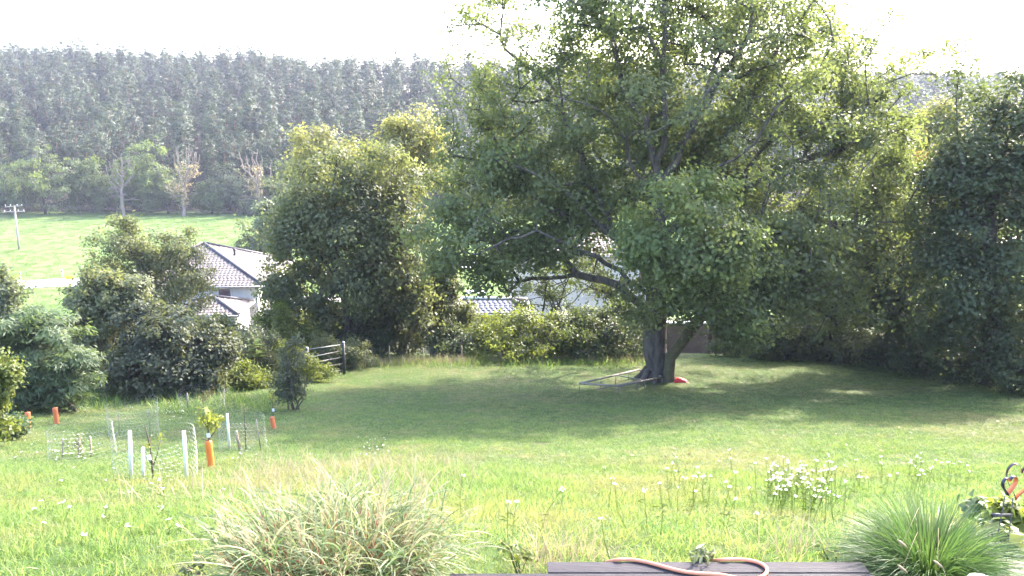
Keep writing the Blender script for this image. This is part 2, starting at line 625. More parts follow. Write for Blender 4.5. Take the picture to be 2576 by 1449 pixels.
# ------------------------------------------------------------------ scatter with geometry nodes (stuff only)
def scatter(name, pts, rot, scl, idx, sources, kind='stuff', patch=None):
    """sources: list of lists of objects; every list is one layer picked by idx"""
    me = bpy.data.meshes.new(name)
    n = len(pts)
    me.vertices.add(n); me.vertices.foreach_set('co', np.ascontiguousarray(pts, np.float32).ravel())
    a = me.attributes.new('irot', 'FLOAT_VECTOR', 'POINT'); a.data.foreach_set('vector', np.ascontiguousarray(rot, np.float32).ravel())
    a = me.attributes.new('iscl', 'FLOAT_VECTOR', 'POINT'); a.data.foreach_set('vector', np.ascontiguousarray(scl, np.float32).ravel())
    a = me.attributes.new('iidx', 'INT', 'POINT'); a.data.foreach_set('value', np.ascontiguousarray(idx, np.int32))
    if patch is not None:
        a = me.attributes.new('patch', 'FLOAT', 'POINT'); a.data.foreach_set('value', np.ascontiguousarray(patch, np.float32))
    o = link(name, me)
    g = bpy.data.node_groups.new(name + '_nodes', 'GeometryNodeTree')
    g.interface.new_socket('Geometry', in_out='INPUT', socket_type='NodeSocketGeometry')
    g.interface.new_socket('Geometry', in_out='OUTPUT', socket_type='NodeSocketGeometry')
    N, Lk = g.nodes, g.links
    gi = N.new('NodeGroupInput'); go = N.new('NodeGroupOutput')

    def named(nm, typ):
        q = N.new('GeometryNodeInputNamedAttribute'); q.data_type = typ; q.inputs[0].default_value = nm
        return q.outputs[0]
    final = N.new('GeometryNodeJoinGeometry')
    for layer in sources:
        j = N.new('GeometryNodeJoinGeometry')
        for s in layer:
            oi = N.new('GeometryNodeObjectInfo'); oi.inputs[0].default_value = s
            oi.inputs['As Instance'].default_value = True
            Lk.new(oi.outputs['Geometry'], j.inputs[0])
        ip = N.new('GeometryNodeInstanceOnPoints')
        Lk.new(gi.outputs[0], ip.inputs['Points']); Lk.new(j.outputs[0], ip.inputs['Instance'])
        ip.inputs['Pick Instance'].default_value = True
        Lk.new(named('iidx', 'INT'), ip.inputs['Instance Index'])
        e2r = N.new('FunctionNodeEulerToRotation'); Lk.new(named('irot', 'FLOAT_VECTOR'), e2r.inputs[0])
        Lk.new(e2r.outputs[0], ip.inputs['Rotation'])
        Lk.new(named('iscl', 'FLOAT_VECTOR'), ip.inputs['Scale'])
        Lk.new(ip.outputs[0], final.inputs[0])
    Lk.new(final.outputs[0], go.inputs[0])
    md = o.modifiers.new('scatter', 'NODES'); md.node_group = g
    tag(o, kind=kind)
    return o


# ------------------------------------------------------------------ haze over the valley
hb = MB().box((0, 415, 41), (1440, 980, 88))
hm, hnt, hout = new_mat('haze')
pv = hnt.nodes.new('ShaderNodeVolumePrincipled')
pv.inputs['Color'].default_value = (.72, .72, 1.0, 1)
pv.inputs['Density'].default_value = HAZE_DENSITY
pv.inputs['Anisotropy'].default_value = 0.0
hnt.links.new(pv.outputs[0], hout.inputs['Volume'])
tag(hb.build('haze', hm), kind='stuff')

# ------------------------------------------------------------------ forest on the hill
def pine(seed, h):
    rng = np.random.default_rng(seed)
    mb = MB()
    bend = rng.normal(size=2) * .5
    zt = np.linspace(-.5, h * .96, 7)
    pts = np.stack([bend[0] * (zt / h) ** 2, bend[1] * (zt / h) ** 2, zt], 1)
    mb.tube(pts, np.linspace(.24, .05, 7), 6, False)
    z0 = h * rng.uniform(.42, .58)
    cs = []
    nl = int((h - z0) / .95)
    for k in range(nl):
        u = k / (nl - 1)
        z = z0 + (h - z0) * u
        rad = (2.9 * (1 - u ** 1.6) ** .8 * (.45 + .55 * min(1, u * 3.2)) + .3) * rng.uniform(.75, 1.2)
        nb = max(2, int(5.4 * (1 - u * .6)))
        a0 = rng.uniform(0, 6.28)
        for b in range(nb):
            a = a0 + b * 6.28 / nb + rng.normal() * .35
            rr = rad * rng.uniform(.55, 1.1)
            e = np.array([math.cos(a) * rr, math.sin(a) * rr, z + rr * rng.uniform(.05, .4) - .2])
            c0 = np.array([bend[0] * (z / h) ** 2, bend[1] * (z / h) ** 2, z - .2])
            e[:2] += c0[:2]
            if rng.uniform() < .35: mb.tube([c0, (c0 + e) / 2 + [0, 0, .1], e], [.06, .04, .02], 3, False)
            cs.append(e)
            if rr > 1.2: cs.append(c0 + (e - c0) * .6 + rng.normal(size=3) * .2)
    cs = np.array(cs)
    cm = crown_mesh('crown', cs, rng, 36, .7, .38, .75, up=.5, flat=.6, tint_spread=.7, mid=np.array([0, 0, h * .62]), out=1.3)
    return mb, cm


rng = np.random.default_rng(5)
pine_src = []
PINE_LABEL = 'slim pine with bare lower trunk in the front ranks of the hill forest'
pv_meshes = []
for k in range(6):
    mb, cm = pine(40 + k, [15, 17, 18, 14, 16, 19][k])
    tm = bpy.data.meshes.new('trunk'); tm.from_pydata(mb.v, [], mb.f); tm.materials.append(M['pine_bark'])
    cm.materials.append(M['pine_needle'])
    pv_meshes.append((tm, cm))


def put_pine(k, x, y, rz, s):
    e = thing('pine_tree', PINE_LABEL, 'pine tree', (x, y, float(gz(x, y))), 'pines of the hill forest')
    e.rotation_euler = (0, 0, rz); e.scale = (s * rng.uniform(.85, 1.1), s * rng.uniform(.85, 1.1), s)
    a = link('trunk', pv_meshes[k][0], None, e); b = link('crown', pv_meshes[k][1], None, e)
    return a, b


# jittered grid of trees over the hill
gx, gy = np.meshgrid(np.arange(-345, 420, 5.0), np.arange(212, 640, 5.4))
fx = gx.ravel() + rng.uniform(-2.3, 2.3, gx.size); fy = gy.ravel() + rng.uniform(-2.5, 2.5, gx.size)
keep = (np.abs(fx) < fy * .70 + 20) & (fy < crest_y(fx) + 14) & (rng.uniform(size=gx.size) < .93)
fx, fy = fx[keep], fy[keep]
front = (fy < 236) & (fx > -165) & (fx < 10)
fi = np.where(front)[0]
fi = fi[rng.permutation(len(fi))][:120]
ind = np.zeros(len(fx), bool); ind[fi] = True
first = {}
for c, i in enumerate(fi):
    k = c % 6
    ab = put_pine(k, fx[i], fy[i], rng.uniform(0, 6.28), rng.uniform(.8, 1.12))
    first.setdefault(k, ab)
rest = ~ind
n = int(rest.sum())
sc = rng.uniform(.6, 1.2, n)
scatter('pine_forest', np.stack([fx[rest], fy[rest], gz(fx[rest], fy[rest])], 1), np.stack([np.zeros(n), np.zeros(n), rng.uniform(0, 6.28, n)], 1),
        np.stack([sc * rng.uniform(.85, 1.15, n), sc * rng.uniform(.85, 1.15, n), sc], 1), rng.integers(0, 6, n),
        [[first[k][1] for k in range(6)], [first[k][0] for k in range(6)]])

# broadleaf trees along the foot of the hill, behind the meadow
EDGE = [  # px, top py, half width, y, leaf, label (2576 notes)
    (110, 370, 85, 203, 'edge_leaf', 'broad dark green tree on the far meadow edge behind the power pole'),
    (15, 430, 60, 205, 'edge_leaf', 'dark rounded tree on the far meadow edge left of the broad tree behind the pole'),
    (235, 400, 45, 207, 'edge_leaf', 'narrow green tree between the broad dark tree and the grey dead tree'),
    (375, 345, 62, 205, 'edge_leaf', 'tall pale green tree between the grey dead tree and the ivy-clad dead tree'),
    (335, 440, 40, 209, 'edge_leaf', 'low green tree tucked behind the forked grey dead tree'),
    (420, 430, 40, 204, 'edge_leaf', 'green tree directly left of the ivy-clad dead tree'),
    (530, 455, 32, 204, 'edge_leaf', 'small slim tree right of the ivy-clad dead tree on the meadow edge'),
    (575, 410, 45, 206, 'willow_leaf', 'greyish green tree between the two brown dead trees'),
    (690, 400, 40, 210, 'edge_leaf', 'green tree just right of the bushy brown dead tree'),
    (655, 490, 35, 202, 'willow_leaf', 'low pale bush at the foot of the bushy brown dead tree'),
    (760, 380, 60, 208, 'edge_leaf', 'green tree on the far meadow edge behind the yellow-topped garden trees'),
    (880, 400, 65, 206, 'edge_leaf', 'green far meadow tree behind the middle of the twin-trunk tree'),
    (1010, 400, 60, 207, 'edge_leaf', 'green far meadow tree behind the trunk of the yellowing tree'),
    (1130, 390, 60, 205, 'edge_leaf', 'green far meadow tree behind the left edge of the oak'),
    (1260, 400, 62, 207, 'edge_leaf', 'green far meadow tree seen through the left limbs of the oak'),
    (1390, 395, 60, 204, 'edge_leaf', 'green far meadow tree seen above the roof of the white house'),
    (1520, 400, 60, 206, 'edge_leaf', 'green far meadow tree seen just left of the oak fork'),
    (1700, 400, 65, 208, 'edge_leaf', 'green far meadow tree seen just right of the oak fork'),
]
for i, (px, top, hw, y, lf, lab) in enumerate(EDGE):
    x = atk(px, 500, y)[0]
    b = np.array([x, y, float(gz(x, y))])
    zt = atk(px, top, y)[2]
    H = zt - b[2]; w = hw * 1.15 * K * mpp(y)
    lob = [(x, y, b[2] + H * .64, w * .85, w * .85, H * .36), (x - w * .45, y - 1, b[2] + H * .42, w * .75, w * .7, H * .36), (x + w * .5, y - .5, b[2] + H * .36, w * .75, w * .7, H * .34)]
    plant('broadleaf_tree', lab, 'tree', b, lob, 300 + i, 170, 46, 1.1, .42, lf, R0=.3, step=1.5, group='trees along the far meadow edge', gap=.1, gscale=1.6, rmin=.03)

DEAD = [((310, 535), (300, 385), 26, 'pale_bark', 0, 'forked grey dead tree on the far meadow edge, bare of leaves'),
        ((463, 542), (470, 365), 24, 'pale_bark', 150, 'tall brown dead tree clad in pale ivy, second of the dead trees'),
        ((655, 525), (640, 375), 32, 'pale_bark', 110, 'bushy brown dead tree nearest the willows on the far meadow edge')]
for i, ((bx, by), (tx, ty), hw, bk, nlv, lab) in enumerate(DEAD):
    y = 198.5
    x = atk(bx, by, y)[0]; b = np.array([x, y, float(gz(x, y))])
    top = atk(tx, ty, y); H = top[2] - b[2]; w = hw * K * mpp(y)
    rg = np.random.default_rng(70 + i)
    e = thing('dead_tree', lab, 'dead tree', b, 'dead trees on the meadow edge')
    tg = sample_lobes([(top[0], y, b[2] + H * .74, w * 1.25, w, H * .27), (x - w * .5, y, b[2] + H * .42, w * 1.2, w, H * .16)], 80, rg, .5)
    tr = b + (top - b) * .45
    limbs = [[b - [0, 0, .3], b + (top - b) * .22 + rg.normal(size=3) * .2, tr, b + (top - b) * .7 + [w * .15, 0, 0], top + [w * .2, 0, 0]]]
    for q in range(9):
        a_ = q * 2.4 + i; u_ = rg.uniform(.32, .6); st_ = b + (top - b) * u_
        en_ = b + (top - b) * rg.uniform(.82, 1.0) + np.array([math.cos(a_) * w * 1.3, math.sin(a_) * w, 0])
        limbs.append([st_, st_ * .55 + en_ * .45 + np.array([math.cos(a_) * w * .45, math.sin(a_) * w * .4, -.25]), en_])
    for q in range(5):
        a_ = q * 1.3 + i * 2; st_ = b + (top - b) * rg.uniform(.2, .45)
        limbs.append([st_, st_ + np.array([math.cos(a_) * w, math.sin(a_) * w, .5]), st_ + np.array([math.cos(a_) * w * 1.7, math.sin(a_) * w, .2])])
    nd, pr, en = skeleton(limbs, tg, rg, 1, .9, .3, .1, pw=.2)
    mb = MB(); branch_mesh(mb, nd - b, pr, .40, .045, .40, (7, 5, 3))
    mb.build('trunk', M[bk], e, True)
    if nlv:
        cl = tg[tg[:, 2] < b[2] + H * .75][:45]
        low = b + (top - b) * rg.uniform(.1, .6, (30, 1)) + rg.normal(size=(30, 3)) * .5
        cl = np.concatenate([cl, low])
        link('ivy', crown_mesh('ivy', cl, rg, nlv / 12, .7, .45, origin=b), M['dry_leaf'], e)

# tufted turf over the far meadow, same blades as below
def tuft(seed, nb, rad, h, wid, lean=.5, segs=2, droop=.25, tlo=0, thi=1):
    """a bunch of grass blades"""
    rg = np.random.default_rng(seed)
    V, F, T = [], [], []
    for b in range(nb):
        a = rg.uniform(0, 6.28); r = rad * math.sqrt(rg.uniform())
        p = np.array([math.cos(a) * r, math.sin(a) * r, -.02])
        d = np.array([*(rg.normal(size=2) * lean), 1.0]); d /= np.linalg.norm(d)
        L = h * rg.uniform(.5, 1.25); w = wid * rg.uniform(.7, 1.3)
        s = norm(np.cross(d, rg.normal(size=3)))
        i0 = len(V); tt = rg.uniform(tlo, thi)
        for k in range(segs + 1):
            u = k / segs
            q = p + d * L * u + np.array([d[0], d[1], -.35]) * L * droop * u * u * 1.5
            ww = w * (1 - u) ** .7 * .5
            if k < segs: V += [q - s * ww, q + s * ww]; T += [tt, tt]
            else: V += [q]; T += [tt]
        for k in range(segs - 1):
            j = i0 + 2 * k
            F += [(j, j + 1, j + 3), (j, j + 3, j + 2)]
        j = i0 + 2 * (segs - 1)
        F += [(j, j + 1, j + 2)]
    return np_mesh('grass_tuft', np.array(V), np.array(F), False, tint=np.array(T))


def part(mb, name, mat, parent, smooth=False, kind=None, label=None, world=True):
    """a part whose shape was collected in world metres, or in the parent's own axes when world is False"""
    if world:
        l = tuple(parent.location)
        up_ = parent.parent
        while up_ is not None:
            l = tuple(a + b for a, b in zip(l, up_.location)); up_ = up_.parent
        mb.v = [(a - l[0], b - l[1], c - l[2]) for a, b, c in mb.v]
    o = mb.build(name, mat, parent, smooth)
    return tag(o, label=label, kind=kind)


def G3(x, y, dz=0.0):
    return np.array([x, y, float(gz(x, y)) + dz])


# ------------------------------------------------------------------ materials of made things
M['white_plaster'] = solid('white_plaster', (.62, .60, .59), (.54, .52, .52), 1.5, .85)
M['roof_tile'] = solid('roof_tile', (.20, .17, .16), (.145, .12, .115), 2.5, .6, spec=.2)
M['roof_blue'] = solid('roof_blue', (.075, .08, .115), (.055, .06, .085), 2.5, .55, spec=.35)
M['hip_cap'] = solid('hip_cap', (.10, .09, .10), (.07, .065, .075), 4, .6, spec=.2)
M['zinc'] = solid('zinc', (.42, .42, .45), (.34, .34, .37), 3, .45, metal=.4)
M['window_frame'] = solid('window_frame', (.75, .75, .76), (.68, .68, .7), 3, .4)
M['window_pane'] = solid('window_pane', (.16, .11, .11), (.11, .08, .085), 1.2, .12, spec=.6)
M['asphalt'] = solid('asphalt', (.30, .29, .285), (.24, .235, .23), .8, .75, bump=.2, bscale=20, spec=.4)
M['white_paint'] = solid('white_paint', (.8, .8, .78), (.7, .7, .68), 4, .5)
M['sign_yellow'] = solid('sign_yellow', (.80, .58, .03), (.76, .54, .03), 2, .45)
M['sign_black'] = solid('sign_black', (.02, .02, .02), (.03, .03, .03), 2, .5)
M['pole_wood'] = solid('pole_wood', (.40, .34, .31), (.30, .25, .23), 2, .85, vec_scale=(1, 1, .15))
M['galvanised'] = solid('galvanised', (.25, .215, .19), (.16, .135, .12), 9, .6, metal=.15)
M['rail_metal'] = solid('rail_metal', (.40, .37, .35), (.3, .27, .25), 6, .45, metal=.3)
M['black_metal'] = solid('black_metal', (.035, .033, .04), (.05, .045, .055), 6, .5, metal=.2)
M['blue_metal'] = solid('blue_metal', (.04, .04, .075), (.028, .028, .05), 8, .32, metal=.5)
M['rust_orange'] = solid('rust_orange', (.55, .16, .05), (.42, .10, .035), 9, .4, metal=.2)
M['orange_pipe'] = solid('orange_pipe', (.75, .20, .04), (.66, .165, .035), 3, .38)
M['old_orange_pipe'] = solid('old_orange_pipe', (.60, .16, .06), (.5, .13, .06), 3, .5)
M['wire'] = solid('wire', (.45, .45, .45), (.35, .35, .35), 3, .5, metal=.4)
M['cable'] = solid('cable', (.10, .10, .11), (.08, .08, .09), 3, .6)
M['stake_wood'] = solid('stake_wood', (.34, .26, .19), (.24, .18, .13), 10, .85, vec_scale=(1, 1, .2))
M['deck_board'] = solid('deck_board', (.040, .035, .042), (.026, .023, .029), 7, .7, bump=.35, bscale=60, vec_scale=(.12, 1, 1), spec=.2)
M['deck_under'] = solid('deck_under', (.05, .045, .05), (.035, .03, .035), 7, .8)
M['hose'] = solid('hose', (.62, .24, .14), (.55, .20, .12), 14, .35)
M['red_cloth'] = solid('red_cloth', (.70, .05, .05), (.6, .035, .04), 9, .6)
M['sandstone'] = solid('sandstone', (.26, .21, .185), (.18, .145, .13), 9, .9, bump=.5, bscale=40)
M['ceramic'] = solid('ceramic', (.78, .79, .84), (.74, .75, .8), 5, .2)
M['paper_tag'] = solid('paper_tag', (.74, .76, .82), (.66, .68, .75), 9, .7)
M['red_earth'] = solid('red_earth', (.15, .11, .092), (.11, .085, .07), 1.5, .9, bump=.4, bscale=9)
M['paving'] = solid('paving', (.36, .32, .31), (.30, .27, .26), 1.2, .8)

# ------------------------------------------------------------------ road along the meadow, signs, power pole
# the road's two kerb lines, from the meadow side (far) to the village side (near)
ra, rb = on_ground(-40, 283.5), on_ground(90, 278.5)
dirn = (rb - ra); dirn[2] = 0; dirn /= np.linalg.norm(dirn)
perp = np.array([dirn[1], -dirn[0], 0])
if perp[1] > 0: perp = -perp
RW = 6.4


def road_strip(name, off0, off1, mat, dz, s0=-60, s1=190, dash=None, parent=None):
    vs, fs = [], []
    st = 2.0
    s = s0
    while s < s1:
        e = s + st
        if dash is None or (int((s - s0) / st) % dash) == 0:
            i = len(vs)
            for a in (s, e):
                for of in (off0, off1):
                    p = ra + dirn * a + perp * of
                    q0 = ra + dirn * a
                    vs.append((p[0], p[1], float(gz(q0[0], q0[1])) + dz))
            fs.append((i, i + 1, i + 3, i + 2))
        s = e
    mb = MB().add(vs, fs)
    return mb


o = road_strip('road', -0.0, RW, 'asphalt', .10).build('road', M['asphalt']); tag(o, kind='structure')
for nm, a, b, dsh in (('edge_line', .25, .42, None), ('edge_line', RW - .42, RW - .25, None), ('centre_line', RW / 2 - .07, RW / 2 + .07, 4)):
    road_strip(nm, a, b, None, .106, dash=dsh).build(nm, M['white_paint'], o)

def delineator(px, py, label):
    b = on_ground(px, py)
    e = thing('delineator_post', label, 'road post', b, 'white posts along the road')
    mb = MB()
    prof = [(-.09, -.07), (.09, -.07), (.09, .03), (0, .08), (-.09, .03)]
    vs = [(b[0] + x, b[1] + y, b[2] + z) for z in (-.1, 1.0) for x, y in prof] + [(b[0], b[1] + .02, b[2] + 1.06)]
    fs = [(i, (i + 1) % 5, 5 + (i + 1) % 5, 5 + i) for i in range(5)] + [(5 + i, 5 + (i + 1) % 5, 10) for i in range(5)]
    part(mb.add(vs, fs), 'post', M['white_paint'], e)
    part(MB().box((b[0], b[1] - .07, b[2] + .78), (.17, .02, .2)), 'band', M['sign_black'], e)


delineator(20.7, 279.0, 'white road post on the meadow verge, nearest the power pole')
delineator(62.5, 276.6, 'white road post on the meadow verge just left of the yellow sign')

sb = on_ground(69.5, 283.0)
e = thing('town_exit_sign', 'yellow sign with a black diagonal bar on two posts beside the road', 'road sign', sb)
for dx in (-.32, .32):
    part(MB().tube([sb + [dx, .03, -.1], sb + [dx, .03, 1.0]], .03, 6), 'post', M['galvanised'], e)
zc = sb[2] + .72
part(MB().box((sb[0], sb[1], zc), (.92, .03, .50)), 'panel', M['sign_yellow'], e)
ax = np.array([[math.cos(.48), 0, math.sin(.48)], [0, 1, 0], [-math.sin(.48), 0, math.cos(.48)]])
part(MB().box((sb[0], sb[1] - .02, zc), (.86, .014, .055), ax), 'diagonal_bar', M['sign_black'], e)

pb = on_ground(19.2, 249.5)
ptop = at(14.2, 205.5, pb[1])
e = thing('power_pole', 'grey wooden power pole with two crossarms standing in the meadow', 'power pole', pb)
part(MB().tube([pb - [0, 0, .3], pb + (ptop - pb) * .5, ptop], [.20, .17, .13], 9), 'pole', M['pole_wood'], e, True)
adir = norm(np.array([1.0, .35, 0.0]))
H = ptop - pb
arms = []
for k, (u, hl, tilt) in enumerate(((.985, 1.35, .06), (.865, 1.6, .0))):
    c = pb + H * u
    mbx = MB().box(c + [0, -.16, 0], (hl * 2, .12, .14), [norm(adir + [0, 0, tilt]), np.array([-adir[1], adir[0], 0]), np.array([0, 0, 1.])])
    part(mbx, 'crossarm', M['pole_wood'], e)
    for s in (-.92, -.35, .4, .92):
        q = c + adir * hl * s + np.array([0, -.16, 0])
        part(MB().lathe(q, [(.0, .07), (.03, .07), (.03, .16), (.07, .17), (.08, .24), (.05, .29), (0, .3)], 7), 'insulator', M['ceramic'], e, True)
        arms.append((k, s, q + [0, 0, .3]))


def wire(a, b, sag, label, group):
    t = np.linspace(0, 1, 25)[:, None]
    p = a + (b - a) * t - np.array([0, 0, 1.]) * sag * 4 * t * (1 - t)
    o = MB().tube(p - a, .008, 4).build('overhead_wire', M['cable'], None, True)
    o.location = Vector([float(v) for v in a])
    tag(o, label, 'wire', group)


for k, s, q in arms:
    if k == 1 and s in (-.92, -.35, .92):
        wire(q, q + np.array([-38, -34, 1.0]) + adir * s, 1.0, {-.92: 'wire running left from the left end of the lower crossarm', -.35: 'wire running left from beside the pole on the lower crossarm', .92: 'wire running left from the right end of the lower crossarm'}[s], 'wires to the left of the power pole')
    if k == 0 and s != -.35:
        wire(q, q + np.array([95, 28, -.5]) + adir * s, 2.2, {-.92: 'thin wire running right from the left end of the top crossarm', .4: 'thin wire running right from the middle of the top crossarm', .92: 'thin wire running right from the right end of the top crossarm'}[s], 'wires to the right of the power pole')


# ------------------------------------------------------------------ houses in the valley
def tile_slope(mb, He, rise, side, He2=None, tw=.34, tl=.40, ridge=0.0):
    """interlocking tiles on one slope; eave half length He, ridge half length ridge, run He2"""
    run = He if He2 is None else He2
    S = math.hypot(run, rise)
    ca, sa = math.cos(side * math.pi / 2), math.sin(side * math.pi / 2)
    cx = [-.5, -.28, 0, .25, .42, .5]
    cz = [.005, .035, .05, .035, .005, .0]
    rows = int(S / tl)
    for r in range(rows):
        v0, v1 = r * tl - .04, min((r + 1) * tl, S)
        hw = ridge + (He - ridge) * (1 - (r + 1) * tl / S)
        n = int(2 * hw / tw)
        for c in range(n):
            u = (c - n / 2 + .5) * tw
            vs = []
            for v, lift in ((v0, .045), (v1, .012)):
                for a, z in zip(cx, cz):
                    x = u + a * tw
                    h = z + lift
                    y = -run + v * run / S - h * rise / S
                    zz = v * rise / S + h * run / S
                    vs.append((x * ca - y * sa, x * sa + y * ca, zz))
            for a in cx:                                     # lower lip
                x = u + a * tw
                y = -run + v0 * run / S; zz = v0 * rise / S
                vs.append((x * ca - y * sa, x * sa + y * ca, zz))
            k = len(cx)
            fs = [(i, i + 1, k + i + 1, k + i) for i in range(k - 1)] + [(2 * k + i, 2 * k + i + 1, i + 1, i) for i in range(k - 1)]
            mb.add(vs, fs)
    return mb


def hip_house(name, label, center, rot, half, over, z_eave, rise, z_floor, tile_mat, windows=(), ridge=0.0, half_y=None, vent=True, gut=True, scene_group=None):
    """hipped house; with ridge 0 the roof is a pyramid. Windows: (side, u, z, w, h)"""
    half_y = half if half_y is None else half_y
    e = thing(name, label, 'house', (center[0], center[1], z_floor), scene_group)
    e.rotation_euler = (0, 0, rot)
    ze = z_eave - z_floor
    part(MB().box((0, 0, ze / 2), (2 * half, 2 * half_y, ze - .02)), 'wall', M['white_plaster'], e, world=False)
    Hx, Hy = half + over, half_y + over
    rf = MB()
    vs = [(-Hx, -Hy, ze), (Hx, -Hy, ze), (Hx, Hy, ze), (-Hx, Hy, ze), (-ridge, 0, ze + rise), (ridge, 0, ze + rise)]
    vs += [(x, y, z - .16) for x, y, z in vs[:4]]
    rf.add(vs, [(0, 1, 5, 4), (1, 2, 5), (2, 3, 4, 5), (3, 0, 4), (6, 7, 1, 0), (7, 8, 2, 1), (8, 9, 3, 2), (9, 6, 0, 3), (9, 8, 7, 6)])
    rf = part(rf, 'roof', M[tile_mat], e, world=False)
    tb = MB()
    tile_slope(tb, Hx, rise, 0, Hy, ridge=ridge); tile_slope(tb, Hy, rise, 1, Hx - ridge if ridge else Hx)
    tile_slope(tb, Hx, rise, 2, Hy, ridge=ridge); tile_slope(tb, Hy, rise, 3, Hx - ridge if ridge else Hx)
    if ridge:                                                 # the end slopes start at the ridge ends
        tb = MB(); tile_slope(tb, Hx, rise, 0, Hy, ridge=ridge); tile_slope(tb, Hx, rise, 2, Hy, ridge=ridge)
    tb.v = [(x, y, z + ze + .012) for x, y, z in tb.v]
    tag(tb.build('roof_tiles', M[tile_mat], rf), kind='stuff')
    for a, b in ((0, 4), (1, 5), (2, 5), (3, 4)):
        p, q = np.array(vs[a]) + [0, 0, .07], np.array(vs[b]) + [0, 0, .1]
        MB().tube([p, q], .13, 7).build('hip_cap', M['hip_cap'], rf, True)
    if ridge: MB().tube([np.array(vs[4]) + [0, 0, .1], np.array(vs[5]) + [0, 0, .1]], .12, 7).build('ridge_cap', M['white_paint'], rf, True)
    if vent:
        MB().lathe((Hx * .42, -Hy * .05, ze + rise * .62), [(.10, -.3), (.10, .42), (.15, .44), (.15, .55), (0, .6)], 8).build('vent_pipe', M['black_metal'], rf, True)
    if gut:
        for x0, y0, x1, y1 in ((-Hx, -Hy - .08, Hx, -Hy - .08), (Hx + .08, -Hy, Hx + .08, Hy)):
            part(MB().tube([(x0, y0, ze - .06), (x1, y1, ze - .06)], .07, 6), 'gutter', M['zinc'], e, True, world=False)
    for side, u, z, w, h in windows:
        a = side * math.pi / 2
        X = np.array([math.cos(a), math.sin(a), 0]); Y = np.array([-math.sin(a), math.cos(a), 0])
        d = half_y if side % 2 == 0 else half
        c = X * u - Y * d + np.array([0, 0, z])
        axs = [X, Y, np.array([0, 0, 1.])]
        win = part(MB().box(c - Y * .005, (w, .03, h), axs), 'window', M['window_pane'], e, world=False)
        fm = MB()
        t = .075
        for s in (-1, 1):
            fm.box(c - Y * .02 + X * s * (w / 2 + t / 2), (t, .07, h + 2 * t), axs)
            fm.box(c - Y * .02 + np.array([0, 0, s * (h / 2 + t / 2)]), (w - .002, .068, t), axs)
        fm.build('frame', M['window_frame'], win)
        MB().box(c - Y * .09 + np.array([0, 0, -h / 2 - t - .035]), (w + .35, .2, .05), axs).build('sill', M['zinc'], win)
    return e


apex = at(203.5, 243.5, 73.5)
cx_, cy_ = apex[0], apex[1]
hip_house('pyramid_roof_house', 'white house with a dark tiled pyramid roof behind the left shrubs', (cx_, cy_), R(4), 6.1, .65, apex[2] - 2.75, 2.75,
          float(gz(cx_, cy_ - 6)) - .4, 'roof_tile', windows=[(0, 3.35, apex[2] - 2.75 - .86 - (float(gz(cx_, cy_ - 6)) - .4), 1.0, .95), (0, -2.0, apex[2] - 4.1 - (float(gz(cx_, cy_ - 6)) - .4), 1.0, 1.0), (1, -2.5, 3.2, 1.1, 1.1), (1, 2.2, 3.2, 1.1, 1.1)])
ap2 = at(212.5, 297, 64.6)
hip_house('porch_annexe', 'low white annexe with a tiled hip roof against the front of the pyramid roof house', (ap2[0], ap2[1]), R(4), 2.3, .35, ap2[2] - .95, .95,
          float(gz(ap2[0], ap2[1])) - .5, 'roof_tile', vent=False)
wc = at(580, 244, 70.0)
wz = at(540, 254.5, 64.0)[2]
hip_house('white_house', 'tall white house with grey roof half hidden behind the oak limbs', (wc[0], wc[1]), R(-3), 6.0, .5, wz, 1.9,
          float(gz(wc[0], wc[1] - 6)) - .4, 'roof_tile', windows=[(0, -.5, 3.0, 1.2, 1.2), (0, 3.4, 3.0, 1.2, 1.2), (0, 1.4, 5.6, 1.0, 1.1)])
gcn = at(487, 300, 54.0)
ge = at(487, 312.5, 52.2)
hip_house('garage', 'small white garage with a slate blue hip roof behind the yellow-green bush', (gcn[0], gcn[1]), R(0), 2.5, .3, ge[2], max(.5, gcn[2] - ge[2]),
          float(gz(gcn[0], gcn[1])) - .3, 'roof_blue', ridge=1.7, half_y=1.9, vent=False)

p = at(478.5, 302, 58.0)
e = thing('clothes_post', 'white T-shaped post beyond the slate blue garage roof', 'post', G3(p[0], p[1]))
zt = at(478.5, 291, 58.0)[2]
part(MB().box((p[0], p[1], (zt + e.location.z) / 2 - .1), (.22, .22, zt - e.location.z - .2)), 'post', M['white_paint'], e)
part(MB().box((p[0] - .2, p[1], zt - .06), (1.5, .5, .16)), 'crosspiece', M['white_paint'], e)

# reddish retaining wall behind the oak trunk, paved yard with a rail by the twin-trunk tree
a, b = at(664, 324, 50.0), at(722, 324, 50.0)
zlo = float(gz(a[0], 50)) - .3
e = thing('retaining_wall', 'reddish brown garden wall seen between the oak trunks', 'wall', ((a[0] + b[0]) / 2, 50, zlo))
part(MB().box(((a[0] + b[0]) / 2, 50.2, (zlo + a[2]) / 2), (b[0] - a[0] + 1.5, .3, a[2] - zlo)), 'wall', M['red_earth'], e)
part(MB().box(((a[0] + b[0]) / 2, 50.2, a[2] + .052), (b[0] - a[0] + 1.6, .4, .1)), 'coping', M['white_paint'], e)
a, b = at(276, 311, 60.0), at(314, 311, 60.0)
zp = float(gz(a[0], 60)); 
e = thing('terrace', 'grey paved terrace with a thin metal rail behind the left garden trees', 'terrace', ((a[0] + b[0]) / 2, 62, zp))
part(MB().box(((a[0] + b[0]) / 2, 63, (a[2] - 1.0 + zp) / 2), (b[0] - a[0] + 2, 5.5, a[2] - zp + 1.0)), 'slab', M['paving'], e)
zt = (a[2] - 1.0 + zp) / 2 + (a[2] - zp + 1.0) / 2
for k in range(5):
    x = a[0] - .5 + k * (b[0] - a[0] + 1) / 4
    part(MB().tube([(x, 60.4, zt), (x, 60.4, zt + .95)], .025, 6), 'baluster', M['galvanised'], e, True)
